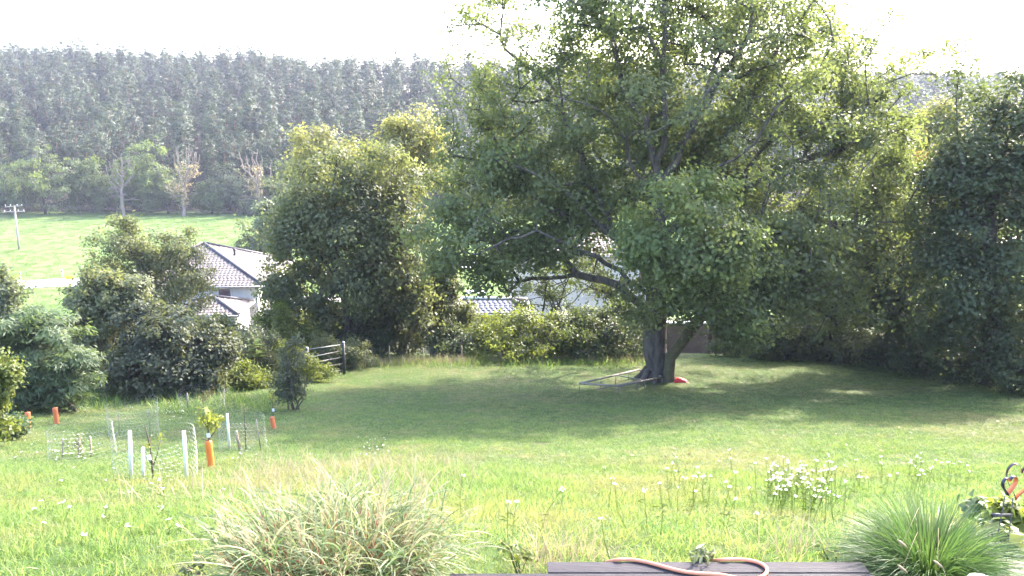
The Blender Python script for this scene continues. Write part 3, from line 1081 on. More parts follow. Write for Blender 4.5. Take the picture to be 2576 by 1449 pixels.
part(MB().tube([(a[0] - .6, 60.4, zt + .97), (b[0] + .6, 60.4, zt + .97)], .03, 6), 'handrail', M['galvanised'], e, True)

# ------------------------------------------------------------------ the oak
OY = 34.6
ob = gk(1650, 958); OY = ob[1]


def path(rows):
    return [atk(px, py, OY + dy) for px, py, dy in rows]


oak_paths = [
    path([(1650, 968, 0), (1647, 880, 0), (1648, 800, 0), (1650, 720, 0), (1655, 600, .2), (1655, 520, .3), (1650, 440, .3), (1675, 330, 0), (1670, 240, 0), (1668, 120, 0), (1670, 0, 0), (1672, -110, 0)]),
    path([(1655, 480, .3), (1640, 380, .5), (1620, 300, .8), (1590, 260, 1), (1560, 180, 1.5), (1530, 60, 2)]),
    path([(1655, 520, .3), (1600, 440, -.5), (1575, 350, -1), (1540, 300, -1.5), (1470, 260, -2), (1390, 240, -2.5)]),
    path([(1655, 480, .3), (1740, 330, .5), (1790, 230, .7), (1860, 130, 1), (1900, 40, 1)]),
    path([(1655, 560, .2), (1760, 480, -.5), (1800, 420, -1), (1900, 360, -1.5), (1960, 260, -2), (2040, 200, -2)]),
    path([(1655, 600, .2), (1780, 520, 1), (1930, 440, 1.5), (2060, 390, 2), (2180, 360, 2.5)]),
    path([(1650, 720, 0), (1590, 640, -.5), (1500, 560, -1), (1420, 480, -1.5), (1330, 430, -2), (1230, 400, -2)]),
    path([(1650, 760, 0), (1560, 680, -1), (1440, 620, -1.8), (1350, 580, -2.5), (1280, 600, -3), (1200, 640, -3.2)]),
    path([(1650, 780, 0), (1560, 720, .5), (1450, 690, 1), (1340, 700, 1.2), (1230, 725, 1.5), (1180, 740, 1.5)]),
    path([(1650, 720, 0), (1560, 610, .5), (1510, 520, 1), (1480, 420, 1.5), (1430, 330, 1)]),
    path([(1650, 780, 0), (1660, 700, -2), (1700, 620, -4), (1740, 560, -5.2), (1760, 500, -6)]),
    path([(1652, 800, 0), (1740, 760, -1.5), (1800, 740, -3), (1870, 720, -4)]),
    path([(1655, 650, .1), (1850, 600, 1), (2000, 560, 1.5), (2150, 560, 2)]),
    path([(1655, 600, .2), (1640, 520, 3), (1620, 430, 6), (1600, 330, 8)]),
]
oak_rows = [
    (1690, 10, 170, 140, 1.5, 5), (1640, -150, 190, 120, 0, 5), (1880, -110, 170, 130, 0, 5), (1480, -70, 130, 100, 0, 4), (1520, 50, 150, 110, 1, 5), (1400, 150, 180, 140, 0, 4.5), (1270, 370, 190, 230, -.5, 4.5), (1170, 560, 120, 150, -2, 3), (1200, 690, 90, 60, -1, 2.5), (1120, 640, 75, 110, -1, 2.5), (1150, 440, 90, 120, 0, 3),
    (1560, 300, 230, 170, 4, 3.5), (1720, 250, 170, 170, 4, 3), (1640, 420, 200, 110, 3.5, 2.5), (1480, 480, 170, 120, 1, 4), (1860, 60, 170, 130, 0, 5), (1930, 190, 180, 170, .5, 5), (2110, 340, 190, 230, 1, 5), (2110, 600, 190, 190, 1, 4.5), (2030, 740, 170, 110, 0, 3.5),
    (1730, 620, 170, 180, -5, 2.4), (1850, 750, 110, 100, -4, 1.8), (1640, 760, 110, 70, -3, 1.5), (1320, 620, 200, 90, -1.5, 3.0), (1850, 480, 180, 150, 2, 3), (2080, 180, 120, 130, 1, 4), (2200, 480, 130, 170, 1.5, 4), (2190, 240, 90, 110, 1.5, 3.5), (2250, 400, 85, 160, 1.5, 3), (2240, 600, 80, 130, 1, 2.5), (2010, 330, 120, 120, 2, 3), (2020, 480, 120, 100, 2, 3), (2150, 760, 120, 100, .5, 3), (1960, 620, 150, 130, -1, 3.5),
]
rng = np.random.default_rng(11)
e = thing('oak_tree', 'great spreading oak with a thick trunk standing on the lawn', 'tree', ob)
oak_rows = [(r_[0], r_[1], r_[2], r_[3], r_[4] + (1.3 if r_[1] < 560 else 0), r_[5]) for r_ in oak_rows]
oak_t = sample_lobes(lobes_k(oak_rows, OY), 900, rng, .6, .3, 1.5)
oak_big = sample_lobes(lobes_k([(1680, 300, 560, 440, 3.0, 7.5)], OY), 640, rng, .5, .32, 1.7)
oak_low = sample_lobes(lobes_k([(1260, 400, 170, 200, .5, 4), (1190, 600, 125, 130, -.5, 3), (1340, 600, 160, 85, 1.5, 3), (1450, 520, 140, 110, 2.5, 3), (1130, 680, 70, 60, -1, 2)], OY), 210, rng, .6, .1, 1.3)
oak_t = np.concatenate([oak_t, oak_big, oak_low])
oak_t = oak_t[oak_t[:, 2] > gz(oak_t[:, 0], oak_t[:, 1]) + 1.5]
nd, pr, en = skeleton(oak_paths, oak_t, rng, 3, .6, .16, .1, pw=.12)
mb = MB(); branch_mesh(mb, nd - ob, pr, .52, .014, .46, (12, 7, 4), 1.2)
rootm = MB()
for a in np.arange(0, 6.28, .9):
    d = np.array([math.cos(a), math.sin(a), 0]); q = ob + d * .95
    mb.tube([np.array([0, 0, .55]) + d * .42, d * .7 + [0, 0, .16], d * 1.15 + [0, 0, float(gz(*(ob + d * 1.15)[:2])) - ob[2] - .06]], [.14, .12, .04], 7, False)
mb.build('trunk', M['oak_bark'], e, True)
cm = crown_mesh('crown', oak_t, rng, 110, .72, .17, .74, .55, .7, ob, mid=atk(1660, 420, OY), tint_spread=.5)
link('crown', cm, M['oak_leaf'], e)
print('oak leaves', len(cm.polygons) // 2)

# fresh shoots low on the camera side of the oak; sunlit brightness is put into their leaf colour
sh_t = sample_lobes(lobes_k([(1690, 480, 45, 60, -6, .9), (1730, 560, 65, 60, -6, 1.2), (1610, 640, 80, 70, -5.5, 1.3), (1700, 660, 80, 80, -5.5, 1.4), (1800, 640, 90, 70, -5.5, 1.5), (1870, 590, 45, 45, -5.6, .9), (1850, 720, 80, 70, -5, 1.4), (1890, 810, 50, 50, -5, 1.0), (1940, 835, 25, 30, -5, .6), (1720, 750, 110, 50, -4.5, 1.4), (1600, 560, 60, 60, -4, 1.4), (1900, 680, 80, 90, -3, 1.5), (1800, 480, 80, 60, -4, 1.4)], OY), 220, rng, .7, .35)
link('lower_shoots', crown_mesh('lower_shoots', sh_t, rng, 74, .62, .175, .72, .5, .8, ob, tint_spread=.6), M['lit_shoot_leaf'], e)

# the mossy second stem growing beside it
sb2 = G3(*atk(1684, 950, OY - .5)[:2])
e = thing('mossy_tree', 'leaning mossy stem growing against the right side of the oak trunk', 'tree', sb2)
sp = [sb2 - [0, 0, .2], *path([(1686, 900, -.5), (1722, 850, -.6), (1757, 805, -.7), (1792, 740, -1), (1835, 640, -1.5), (1900, 560, -1.8)])]
tg2 = sample_lobes(lobes_k([(1900, 640, 130, 120, -2, 2.2), (2000, 700, 120, 90, -1.5, 2), (1870, 800, 80, 70, -3.5, 1.5)], OY), 110, rng, .5, .1)
nd, pr, en = skeleton([sp], tg2, rng, 2, .6, .1, .05, pw=.15)
mb = MB(); branch_mesh(mb, nd - sb2, pr, .25, .012, .40, (10, 6, 4), 1.2)
mb.build('trunk', M['moss_bark'], e, True)
link('crown', crown_mesh('crown', tg2, rng, 110, .7, .22, .72, .55, .7, sb2), M['oak_leaf'], e)

# ------------------------------------------------------------------ garden trees to the left of the oak
mbse = gk(885, 908)
MYD = mbse[1] + 1.5
mbse = G3(atk(885, 900, MYD)[0], MYD)
plant('twin_trunk_tree', 'dense dark green tree on two dark trunks left of the oak', 'tree', mbse,
      lobes_k([(830, 470, 105, 90, 0), (790, 570, 115, 120, 0), (910, 600, 150, 150, 0), (960, 470, 95, 110, 1), (740, 690, 85, 80, 0), (1010, 640, 75, 120, 0), (900, 740, 160, 90, .5), (740, 600, 60, 90, 0), (705, 745, 58, 48, -.5), (1040, 760, 70, 80, 0)], MYD),
      21, 400, 110, .72, .17, 'mid_leaf', R0=.26, gap=.12, rmin=.014,
      paths=[[mbse - [0, 0, .3], atk(872, 800, MYD), atk(850, 700, MYD), atk(830, 600, MYD), atk(835, 480, MYD), atk(850, 380, MYD)],
             [atk(880, 850, MYD), atk(925, 760, MYD + .4), atk(955, 640, MYD + .5), atk(965, 500, MYD + .6)], [atk(850, 700, MYD), atk(780, 620, MYD - .5), atk(740, 560, MYD - .8)]])
for (bx, top, y, rows, lab, seed, ncl, lf) in [
    (1010, 300, 57, [(1030, 335, 75, 58, 0), (975, 340, 50, 50, 0), (1010, 440, 85, 80, 0), (1075, 420, 60, 70, .5), (960, 400, 50, 60, 0), (1030, 560, 60, 80, 0)], 'yellowing tree with a pale brown crown between the twin-trunk tree and the oak', 22, 120, 'yellow_leaf'),
    (800, 320, 60, [(800, 355, 62, 45, 0), (765, 420, 65, 60, 0), (860, 400, 60, 60, 0), (830, 440, 70, 60, 0), (800, 560, 70, 90, 0)], 'yellow-topped tree rising behind the twin-trunk tree', 23, 110, 'yellow_leaf'),
    (2375, 270, 52, [(2370, 320, 55, 55, 0), (2390, 420, 65, 90, 0), (2340, 400, 45, 70, 0)], 'pale yellow-green tree in the gap between the oak and the dark trees', 24, 80, 'yellow_leaf'),
    (2300, 420, 47, [(2310, 470, 55, 90, 0), (2335, 540, 40, 60, 0)], 'small rust-leaved tree in the gap right of the oak', 25, 40, 'rust_leaf')]:
    b = G3(atk(bx, 600, y)[0], y)
    plant('garden_tree', lab, 'tree', b, lobes_k(rows, y), seed, int(ncl * 1.3), 95, .75, .19, lf, R0=.2, gap=.12, fork=.55, group='trees round the garden edge')

# dark trees closing the garden on the right
for (bx, y, rows, lab, seed, ncl, R0) in [
    (2490, 33.5, [(2480, 400, 160, 190, 0), (2540, 290, 120, 100, 0), (2420, 470, 110, 120, 0), (2400, 560, 140, 150, 0), (2500, 720, 190, 190, -1), (2600, 480, 120, 250, 0), (2450, 860, 160, 90, -1)], 'tall dark leafy tree filling the right-hand end of the garden', 31, 330, .3),
    (2290, 38.5, [(2330, 640, 110, 150, 0), (2240, 720, 120, 110, -.5), (2200, 560, 90, 120, 1), (2330, 800, 130, 90, -1), (2230, 440, 80, 100, 2)], 'dark leafy tree between the oak and the tall right-hand tree', 32, 230, .22),
    (2000, 43.5, [(2010, 760, 130, 80, 0), (1930, 700, 90, 80, 0), (2090, 700, 100, 110, 0), (2100, 820, 110, 70, -1)], 'dark leafy tree behind the right side of the oak', 33, 170, .18),
    (1790, 46.0, [(1800, 720, 70, 70, 0), (1760, 680, 80, 60, 0), (1840, 760, 60, 60, 0)], 'slim dark tree with a bare trunk right behind the mossy stem', 34, 70, .16)]:
    b = G3(atk(bx, 900, y)[0], y)
    plant('dark_tree', lab, 'tree', b, lobes_k(rows, y), seed, ncl, 120, .75, .17, 'dark_leaf', R0=R0, gap=.05, fork=.4, group='dark trees on the right of the garden')

for i, (x, y, h) in enumerate(((25.5, 27.5, 15), (25.0, 20.0, 14), (23.5, 13.0, 12.5))):
    b = G3(x, y)
    plant('dark_tree', ['dark leafy tree just beyond the tall tree at the right-hand garden end', 'dark leafy tree along the right garden edge, second beyond the frame', 'dark leafy tree along the right garden edge, nearest the terrace'][i], 'tree', b,
          [(x, y, b[2] + h * .62, 4.2, 4.2, h * .38), (x - 1, y - 1, b[2] + h * .35, 3.8, 3.8, h * .28), (x + 1, y + 1, b[2] + h * .4, 3.6, 3.6, h * .3)], 36 + i, 170, 80, .9, .22, 'dark_leaf', R0=.22, gap=.25, gscale=1.6, group='dark trees on the right of the garden')

# dark undergrowth shrubs along the right and far edge of the lawn
EDGE_SHRUBS = [  # base px, py, half width, height px
    (1770, 878, 60, 70, 'low dark shrub in the gap right of the mossy stem'), (1880, 903, 75, 95, 'dark shrub at the lawn edge under the right side of the oak'),
    (1990, 912, 85, 110, 'dark shrub at the lawn edge, second to the right of the oak'), (2110, 918, 90, 120, 'dark shrub at the lawn edge, third to the right of the oak'),
    (2230, 930, 90, 130, 'dark shrub at the lawn edge, fourth to the right of the oak'), (2340, 948, 95, 150, 'dark shrub at the lawn edge, fifth to the right of the oak'),
    (2450, 972, 100, 170, 'dark shrub at the lawn edge, sixth to the right of the oak'), (2570, 1000, 110, 200, 'dark shrub at the lawn edge, last one at the right')]
for i, (px, py, hw, h, lab) in enumerate(EDGE_SHRUBS):
    b = gk(px, py - 4); y = b[1] + .7; b = G3(b[0], y)
    plant('dark_shrub', lab, 'shrub', b, lobes_k([(px, py - h * .5, hw, h * .5, .2, 1.2), (px - hw * .3, py - h * .25, hw * .9, h * .3, 0, 1.2), (px + hw * .4, py - h * .3, hw * .8, h * .33, 0, 1.2)], y),
          400 + i, 80, 100, .45, .13, 'dark_leaf', R0=.05, stems=4, group='dark shrubs along the right lawn edge')

# shrubs closing the far edge of the lawn between gate and oak
FAR = [
    (1310, 908, [(1310, 820, 95, 45, .3), (1240, 855, 70, 45, 0), (1390, 850, 85, 45, 0), (1300, 870, 130, 40, -.3)], 'hazel_leaf', 'broad yellow-green bush at the far lawn edge in front of the garage', 41, 130),
    (1480, 908, [(1480, 850, 90, 60, .2), (1400, 880, 70, 35, 0), (1550, 870, 70, 50, 0)], 'shrub_leaf', 'dark green hedge bush between the yellow-green bush and the oak trunk', 42, 110),
    (1590, 900, [(1590, 855, 45, 50, .3), (1540, 880, 45, 35, 0)], 'shrub_leaf', 'small dark bush directly left of the oak trunk', 43, 50),
    (1010, 890, [(1000, 760, 85, 130, .3), (1060, 730, 55, 110, .6), (950, 830, 80, 75, 0)], 'mid_leaf', 'ivy-covered bush under the right of the twin-trunk tree', 44, 210),
    (930, 900, [(930, 860, 70, 50, 0), (880, 820, 70, 80, .6)], 'shrub_leaf', 'bramble bush at the far lawn edge right of the gate', 45, 120),
    (1120, 905, [(1125, 850, 40, 60, .5), (1160, 880, 50, 40, 0)], 'shrub_leaf', 'small dark tree-like bush at the far lawn edge left of the yellow-green bush', 46, 50),
    (800, 890, [(800, 840, 75, 70, 1), (740, 820, 70, 70, .6), (850, 870, 55, 50, 1)], 'hazel_leaf', 'light leafy bush behind the field gate', 47, 130),
    (1090, 900, [(1100, 750, 60, 90, .8), (1115, 670, 50, 70, 1), (1075, 850, 55, 50, .5), (1160, 800, 40, 60, .8)], 'mid_leaf', 'tall leafy bush closing the gap between the ivy-covered bush and the oak crown', 49, 110),
    (1440, 905, [(1440, 830, 60, 50, 1), (1510, 820, 60, 60, 1), (1570, 800, 45, 70, 1.5)], 'shrub_leaf', 'tall dark bush standing before the wall of the white house', 99, 120),
    (1350, 770, [(1330, 700, 60, 90, 0), (1410, 720, 80, 80, 0), (1500, 690, 70, 60, 0), (1290, 760, 40, 60, 0), (1450, 650, 60, 40, 0)], 'shrub_leaf', 'thin many-stemmed tree in front of the white house', 48, 50)]
for px, py, rows, lf, lab, seed, ncl in FAR:
    if seed == 48: y = 49.0; b = G3(atk(px, py, y)[0], y)
    else: b = gk(px, py); y = min(b[1] + .8, 43.5); b = G3(atk(px, py, y)[0], y)
    plant('bush', lab, 'bush', b, lobes_k(rows, y), seed, ncl, 100, .48, .13, lf, R0=.07, stems=5, gap=.1 if seed != 48 else .3, group='bushes along the far lawn edge')

# shrubs on the left
LEFT = [
    ('round_tree', 'round dark green tree in front of the white pyramid roof house', (395, 860), 52, [(340, 620, 105, 65, 0), (300, 690, 100, 85, 0), (440, 640, 95, 70, 0), (475, 695, 75, 55, 0), (390, 730, 150, 70, 0), (325, 570, 40, 25, 0)], 'mid_leaf', 51, 240, 100, .62, .15, 1, .16),
    ('maple_bush', 'pale leaved maple bush, tallest of the shrubs left of the dark maple', (265, 985), None, [(290, 730, 85, 70, 0), (230, 800, 80, 90, 0), (330, 800, 80, 90, 0), (270, 900, 90, 90, 0)], 'maple_leaf', 52, 170, 110, .42, .13, 5, .07),
    ('maple_bush', 'dark shaded maple bush in the middle of the left shrubs', (420, 1000), None, [(420, 850, 110, 85, 0), (380, 920, 110, 80, -.3), (490, 900, 90, 80, 0), (540, 880, 65, 60, .4)], 'maple_dark_leaf', 53, 200, 120, .45, .14, 5, .08),
    ('maple_bush', 'pale maple bush in front of the house wall and annexe', (560, 950), None, [(560, 865, 80, 55, .5), (635, 885, 65, 60, .5), (480, 830, 60, 50, 1)], 'maple_leaf', 54, 130, 110, .42, .13, 5, .06),
    ('hazel_bush', 'yellowish sunlit bush left of the field gate', (705, 930), None, [(700, 830, 65, 70, .5), (740, 880, 55, 60, .4), (660, 900, 60, 55, 0)], 'hazel_leaf', 55, 110, 100, .4, .12, 5, .05),
    ('twiggy_shrub', 'thin twiggy dark shrub standing on the lawn in front of the gate', (736, 1032), None, [(738, 920, 36, 55, 0), (730, 965, 44, 50, 0), (745, 870, 25, 30, 0)], 'maple_dark_leaf', 56, 75, 42, .24, .075, 6, .025),
    ('robinia', 'feathery bright green robinia over the orange pipes at the left', (140, 1045), None, [(60, 870, 105, 75, .5), (160, 900, 85, 75, 0), (110, 820, 95, 50, .5), (60, 945, 90, 55, 0), (170, 960, 65, 50, 0), (20, 830, 50, 50, .5), (120, 1000, 90, 40, .2), (40, 1005, 70, 40, .2)], 'robinia_leaf', 57, 260, 110, .38, .18, 2, .06),
    ('pale_shrub', 'pale green tall shrub at the left edge below the road', (10, 900), 36, [(5, 720, 45, 60, 0), (20, 780, 55, 50, 0), (-20, 800, 60, 80, 0)], 'willow_leaf', 58, 90, 90, .5, .14, 4, .08),
    ('elder_shrub', 'cream-leaved sunlit shrub at the left edge nearest the terrace', (-12, 1120), None, [(0, 935, 38, 38, 0), (15, 985, 18, 14, 0), (0, 1080, 30, 24, -.2), (-15, 1020, 25, 40, 0)], 'hazel_leaf', 59, 55, 55, .2, .085, 3, .025),
    ('green_shrub', 'small bright green shrub at the left edge beside the cream-leaved shrub', (30, 1105), None, [(38, 1072, 32, 30, 0), (15, 1085, 28, 22, 0)], 'robinia_leaf', 60, 45, 60, .2, .09, 4, .02),
    ('bramble', 'low dark bramble at the foot of the dark maple bush', (330, 1010), None, [(330, 985, 70, 28, 0), (410, 985, 60, 28, 0)], 'shrub_leaf', 61, 55, 80, .3, .1, 4, .02),
    ('bramble', 'sunlit bramble growing left of the twiggy shrub', (600, 985), None, [(600, 950, 60, 40, 0), (660, 970, 40, 35, 0)], 'hazel_leaf', 62, 70, 80, .32, .1, 4, .02),
    ('weed_bush', 'pale flowering weed bush between the twiggy shrub and the dark maple bush', (640, 960), None, [(650, 880, 60, 60, .3), (590, 910, 55, 50, .3), (690, 930, 40, 40, 0)], 'maple_leaf', 64, 120, 90, .34, .09, 6, .02),
    ('weed_bush', 'tall pale weed bush grown through the left post of the gate', (780, 940), 34.2, [(755, 915, 32, 36, 0), (735, 905, 30, 36, .2), (800, 942, 34, 16, 0)], 'hazel_leaf', 65, 80, 80, .3, .085, 6, .015),
    ('weed_bush', 'sunlit weed bush filling the space behind the gate rails', (850, 905), 37.4, [(815, 885, 50, 42, 0), (870, 890, 50, 36, .3), (900, 895, 40, 26, .3)], 'maple_leaf', 66, 90, 80, .32, .09, 6, .015),
    ('nettle_clump', 'low nettles between the dark maple bush and the mesh-fenced bush', (500, 1000), None, [(505, 975, 60, 30, 0), (560, 985, 40, 25, 0)], 'shrub_leaf', 63, 50, 70, .28, .09, 5, .015),
]
for nm, lab, (px, py), y, rows, lf, seed, ncl, per, cr, ls, st, R0 in LEFT:
    if y is None:
        b = gk(px, py); y = b[1]
        if seed not in (56, 59, 60): y += .9; b = G3(b[0], y)
    else:
        b = G3(atk(px, py, y)[0], y)
    kw = dict(up=1.2, aspect=.26, flat=.42, droop=.3, shell=.75) if nm == 'robinia' else {}
    plant(nm, lab, 'tree' if nm in ('round_tree', 'robinia') else 'shrub', b, lobes_k(rows, y), seed, ncl, per, cr, ls, lf, bark='twig' if R0 < .08 else 'bark', R0=R0, stems=st, rmin=.006 if R0 < .05 else .01, step=.35 if R0 < .05 else .6, gap=.08, **kw)
for i, (px, py, hw, hh, y, lab) in enumerate([(650, 600, 48, 55, 105, 'pale grey-green willow bush left of the twin-trunk tree at the meadow'), (720, 500, 45, 75, 118, 'grey-green willow behind the twin-trunk tree on the meadow edge'), (690, 560, 40, 60, 95, 'second pale willow bush hard against the twin-trunk tree')]):
    b = G3(atk(px, py, y)[0], y)
    plant('willow_bush', lab, 'bush', b, lobes_k([(px, py, hw, hh, 0), (px - hw * .4, py + hh * .5, hw * .8, hh * .6, 0), (px + hw * .3, py + hh * .7, hw * .8, hh * .5, 0)], y), 80 + i, 80, 60, .8, .3, 'willow_leaf', R0=.12, stems=4, step=1, gap=.05, group='willow bushes by the meadow')

# plant with very large leaves above the shrubs
bp_ = gk(640, 965); y = bp_[1] + .6; bp_ = G3(bp_[0], y)
e = thing('big_leaf_plant', 'young plant with huge pale leaves among the shrubs left of the gate', 'plant', bp_)
tp = atk(638, 845, y)
part(MB().tube([bp_, bp_ + (tp - bp_) * .6 + [.05, 0, 0], tp], [.02, .016, .008], 6), 'stem', M['sapling_leaf'] if False else M['stake_wood'], e, True)
rg = np.random.default_rng(3)
for k in range(15):
    u = .55 + .45 * (k // 2) / 7; a = k * 2.4 + rg.normal() * .2
    c = bp_ + (tp - bp_) * u
    d = np.array([math.cos(a), math.sin(a), .15]); L = .42 * (1.35 - u * .6); n_ = np.array([-.3 * d[0], -.3 * d[1], 1.0]); s = norm(np.cross(n_, d))
    vs = [c, c + d * L * .35 + s * L * .36, c + d * L * .75 + s * L * .26 - [0, 0, .03], c + d * L * 1.1 - [0, 0, .09], c + d * L * .75 - s * L * .26 - [0, 0, .03], c + d * L * .35 - s * L * .36, c + d * L * .55 - [0, 0, .04]]
    part(MB().add(vs, [(0, 1, 6), (1, 2, 6), (2, 3, 6), (3, 4, 6), (4, 5, 6), (5, 0, 6)]), 'leaf', M['sapling_leaf'], e)

# ------------------------------------------------------------------ gate and fence at the far edge
gr_b = on_ground(344.5, 374.5); gl_y = gr_b[1] - 1.5
gl_b = G3(at(308, 372, gl_y)[0], gl_y)
e = thing('field_gate', 'open metal field gate of thin pale rails between two black posts', 'gate', gr_b)
gr_t = at(343.3, 342.3, gr_b[1]); gl_t = at(307, 348, gl_y)
for b, t in ((gr_b, gr_t), (gl_b, gl_t)):
    po = part(MB().tube([b - [0, 0, .2], t], .062, 10), 'post', M['black_metal'], e, True)
    part(MB().lathe(t, [(.068, -.01), (.068, .02), (.03, .045), (0, .05)], 10), 'cap', M['zinc'], e, True)
for (lp, ll), (rp, rl) in (((307.8, 357.8), (342.5, 350.5)), ((308.2, 363.6), (342.6, 357.1)), ((308.8, 369.2), (343, 363.3)), ((309.5, 375.3), (343.3, 369.8)), ((311, 379.5), (343.4, 376.0))):
    l = at(lp, ll, gl_y); r = at(rp, rl, gr_b[1])
    part(MB().tube([l, r], .022, 7), 'rail', M['rail_metal'], e, True)
part(MB().tube([at(307, 349.5, gl_y), at(343.3, 344.3, gr_b[1])], .012, 5), 'top_wire', M['wire'], e, True)
for (px, py, hh, wh) in ((365, 372, .9, 'first stake right of the gate'), (390, 368, 1.0, 'stake before the bramble bush right of the gate'), (424, 366.5, .8, 'stake before the ivy-covered bush'), (462, 366, .9, 'stake before the gap left of the yellow-green bush'), (500, 365.5, .85, 'stake before the left end of the yellow-green bush')):
    b = on_ground(px, py - 3)
    o = MB().tube([(0, 0, -.1), (rng.normal() * .04, .02, hh)], [.03, .026], 6).build('fence_stake', M['stake_wood'], None, True)
    o.location = Vector([float(v) for v in b])
    tag(o, 'weathered wooden fence ' + wh, 'stake', 'wooden stakes along the far lawn edge')

# ------------------------------------------------------------------ steel frame lying by the oak, red cloth
fy = lambda px, py: gk(px, py)
A, B, C_, D_ = gk(1458, 985), gk(1607, 948), gk(1662, 962), gk(1556, 992)
A = np.array(A); hgt = .34
e = thing('steel_frame', 'low rectangular steel pipe frame lying in the grass left of the oak trunk', 'metal frame', (A + B + C_ + D_) / 4)
Cc = atk(1662, 957, gk(1662, 962)[1] - .15)
top = [p + np.array([0, 0, hgt]) for p in (A, B, C_, D_)]
top[2][1] = min(top[2][1], OY - .8)
for a, b in ((0, 1), (1, 2), (2, 3), (3, 0)):
    part(MB().tube([top[a], top[b]], .042, 7), 'rail', M['galvanised'], e, True)
m1, m2 = top[0] * .42 + top[1] * .58, top[3] * .42 + top[2] * .58
part(MB().tube([m1, m2], .025, 6), 'crossbar', M['galvanised'], e, True)
i1, i2 = top[0] * .55 + top[3] * .45 - [0, 0, .2], top[1] * .45 + top[2] * .55 - [0, 0, .2]
part(MB().tube([i1, i2], .022, 6), 'lower_rail', M['galvanised'], e, True)
for q in (top[0] * .67 + top[1] * .33, top[0] * .2 + top[1] * .8, m1, m2, top[3] * .6 + top[2] * .4, i1 * .6 + i2 * .4, i1 * .25 + i2 * .75, top[0], top[3], top[2]):
    g = float(gz(q[0], q[1]))
    part(MB().tube([(q[0], q[1], q[2]), (q[0], q[1], g - .05)], .018, 6), 'leg', M['galvanised'], e, True)

rcb = gk(1712, 962)
rg = np.random.default_rng(8)
nu, nv_ = 12, 8
vs = []
for i in range(nu):
    for j in range(nv_):
        u, v = i / (nu - 1), j / (nv_ - 1)
        prof = math.sin(math.pi * u) ** .6 * math.sin(math.pi * v) ** .6
        vs.append(((u - .5) * .62 + rg.normal() * .012, (v - .5) * .38 + rg.normal() * .012, .05 + prof * (.24 - .17 * u) + rg.normal() * .022 * (prof > .2)))
fs = [(i * nv_ + j, (i + 1) * nv_ + j, (i + 1) * nv_ + j + 1, i * nv_ + j + 1) for i in range(nu - 1) for j in range(nv_ - 1)]
o = MB().add(vs, fs).build('red_cloth', M['red_cloth'], None, True)
o.location = Vector([float(v) for v in rcb])
tag(o, 'crumpled red cloth lying in the grass right of the oak', 'cloth')

# ------------------------------------------------------------------ saplings, mesh guards, orange pipes
def hex_mesh(name, rad, h, a0, a1, cell=.085, wr=.0013, sag=.04, seed=1):
    """hexagonal wire netting bent round a young tree"""
    rg = np.random.default_rng(seed)
    nc = int(abs(a1 - a0) * rad / cell); nr = int(h / (cell * .87))
    ph = rg.uniform(0, 6, 4)

    def P(u, z):
        a = a0 + (a1 - a0) * u / nc
        zz = z * cell * .87
        r = rad * (1 + sag * math.sin(a * 3 + ph[0]) + sag * math.sin(zz * 5 + ph[1]) * .6)
        zt = zz * (1 + .07 * math.sin(a * 2 + ph[2]))
        return np.array([math.cos(a) * r, math.sin(a) * r, zt])
    mb = MB()
    for r in range(nr):
        for c in range(nc):
            s = .5 if r % 2 else 0
            a, b = P(c + s, r), P(c + s + .5, r + .33)
            c2 = P(c + s + 1, r)
            d = P(c + s + .5, r + 1)
            for p, q in ((a, b), (b, c2), (b, d)):
                mb.tube([p, q], wr, 3, False)
    return mb


def stake(e, bx, by, tx, ty, y, rad, mat, name='stake', sides=6):
    b, t = at(bx, by, y), at(tx, ty, y)
    b[2] = float(gz(b[0], b[1])) - .05 if abs(float(gz(b[0], b[1])) - b[2]) < .8 else b[2]
    return part(MB().tube([b, t], rad, sides), name, M[mat], e, True)


def guard(label, cpx, cpy, rad, h, a0, a1, stakes, seed, cell=.085):
    c = on_ground(cpx, cpy)
    e = thing('mesh_guard', label, 'tree guard', c, 'wire mesh guards round young trees')
    hm_ = hex_mesh('wire_mesh', rad, h, a0, a1, seed=seed, cell=cell)
    tag(hm_.build('wire_mesh', M['wire'], e), kind='stuff')
    for (bx, by, tx, ty, dy, r, mt) in stakes:
        stake(e, bx, by, tx, ty, c[1] + dy, r, mt)
    return e, c


e, gc = guard('mesh guard on three white stakes at the front left of the lawn', 159, 480, .60, .85, .2, math.pi * 2 - .6,
              [(131.6, 485.5, 129.6, 431, -.05, .028, 'white_paint'), (187.2, 486, 183.6, 431, -.05, .028, 'white_paint'), (143.7, 487.5, 142.9, 447.5, -.15, .026, 'white_paint')], 1)
guard('mesh guard with one white stake and one wooden stake behind the orange pipe', 243, 450, .50, .85, .3, 5.6,
      [(229.8, 449, 227, 413.6, 0, .025, 'white_paint'), (241, 456, 235.9, 431, -.2, .032, 'stake_wood'), (261, 447, 256, 419, 0, .012, 'galvanised')], 2)
guard('dim mesh guard on thin dark stakes left of the white stakes', 82, 457, .62, .75, .2, 6.0,
      [(78.5, 458, 79.5, 437, 0, .02, 'stake_wood'), (91, 456, 90, 436, 0, .02, 'stake_wood'), (62, 457, 62.6, 438, 0, .012, 'galvanised')], 3)
guard('mesh guard without stakes behind the three white stakes', 134, 437, .62, 1.0, .0, 6.2, [(119.5, 439, 119, 412, 0, .01, 'galvanised'), (150, 438, 149, 410, 0, .01, 'galvanised')], 4)
guard('low mesh guard round a bush before the dark maple', 203, 408, .75, .75, .0, 6.2, [(188, 408, 187, 393, 0, .03, 'galvanised')], 5, .1)


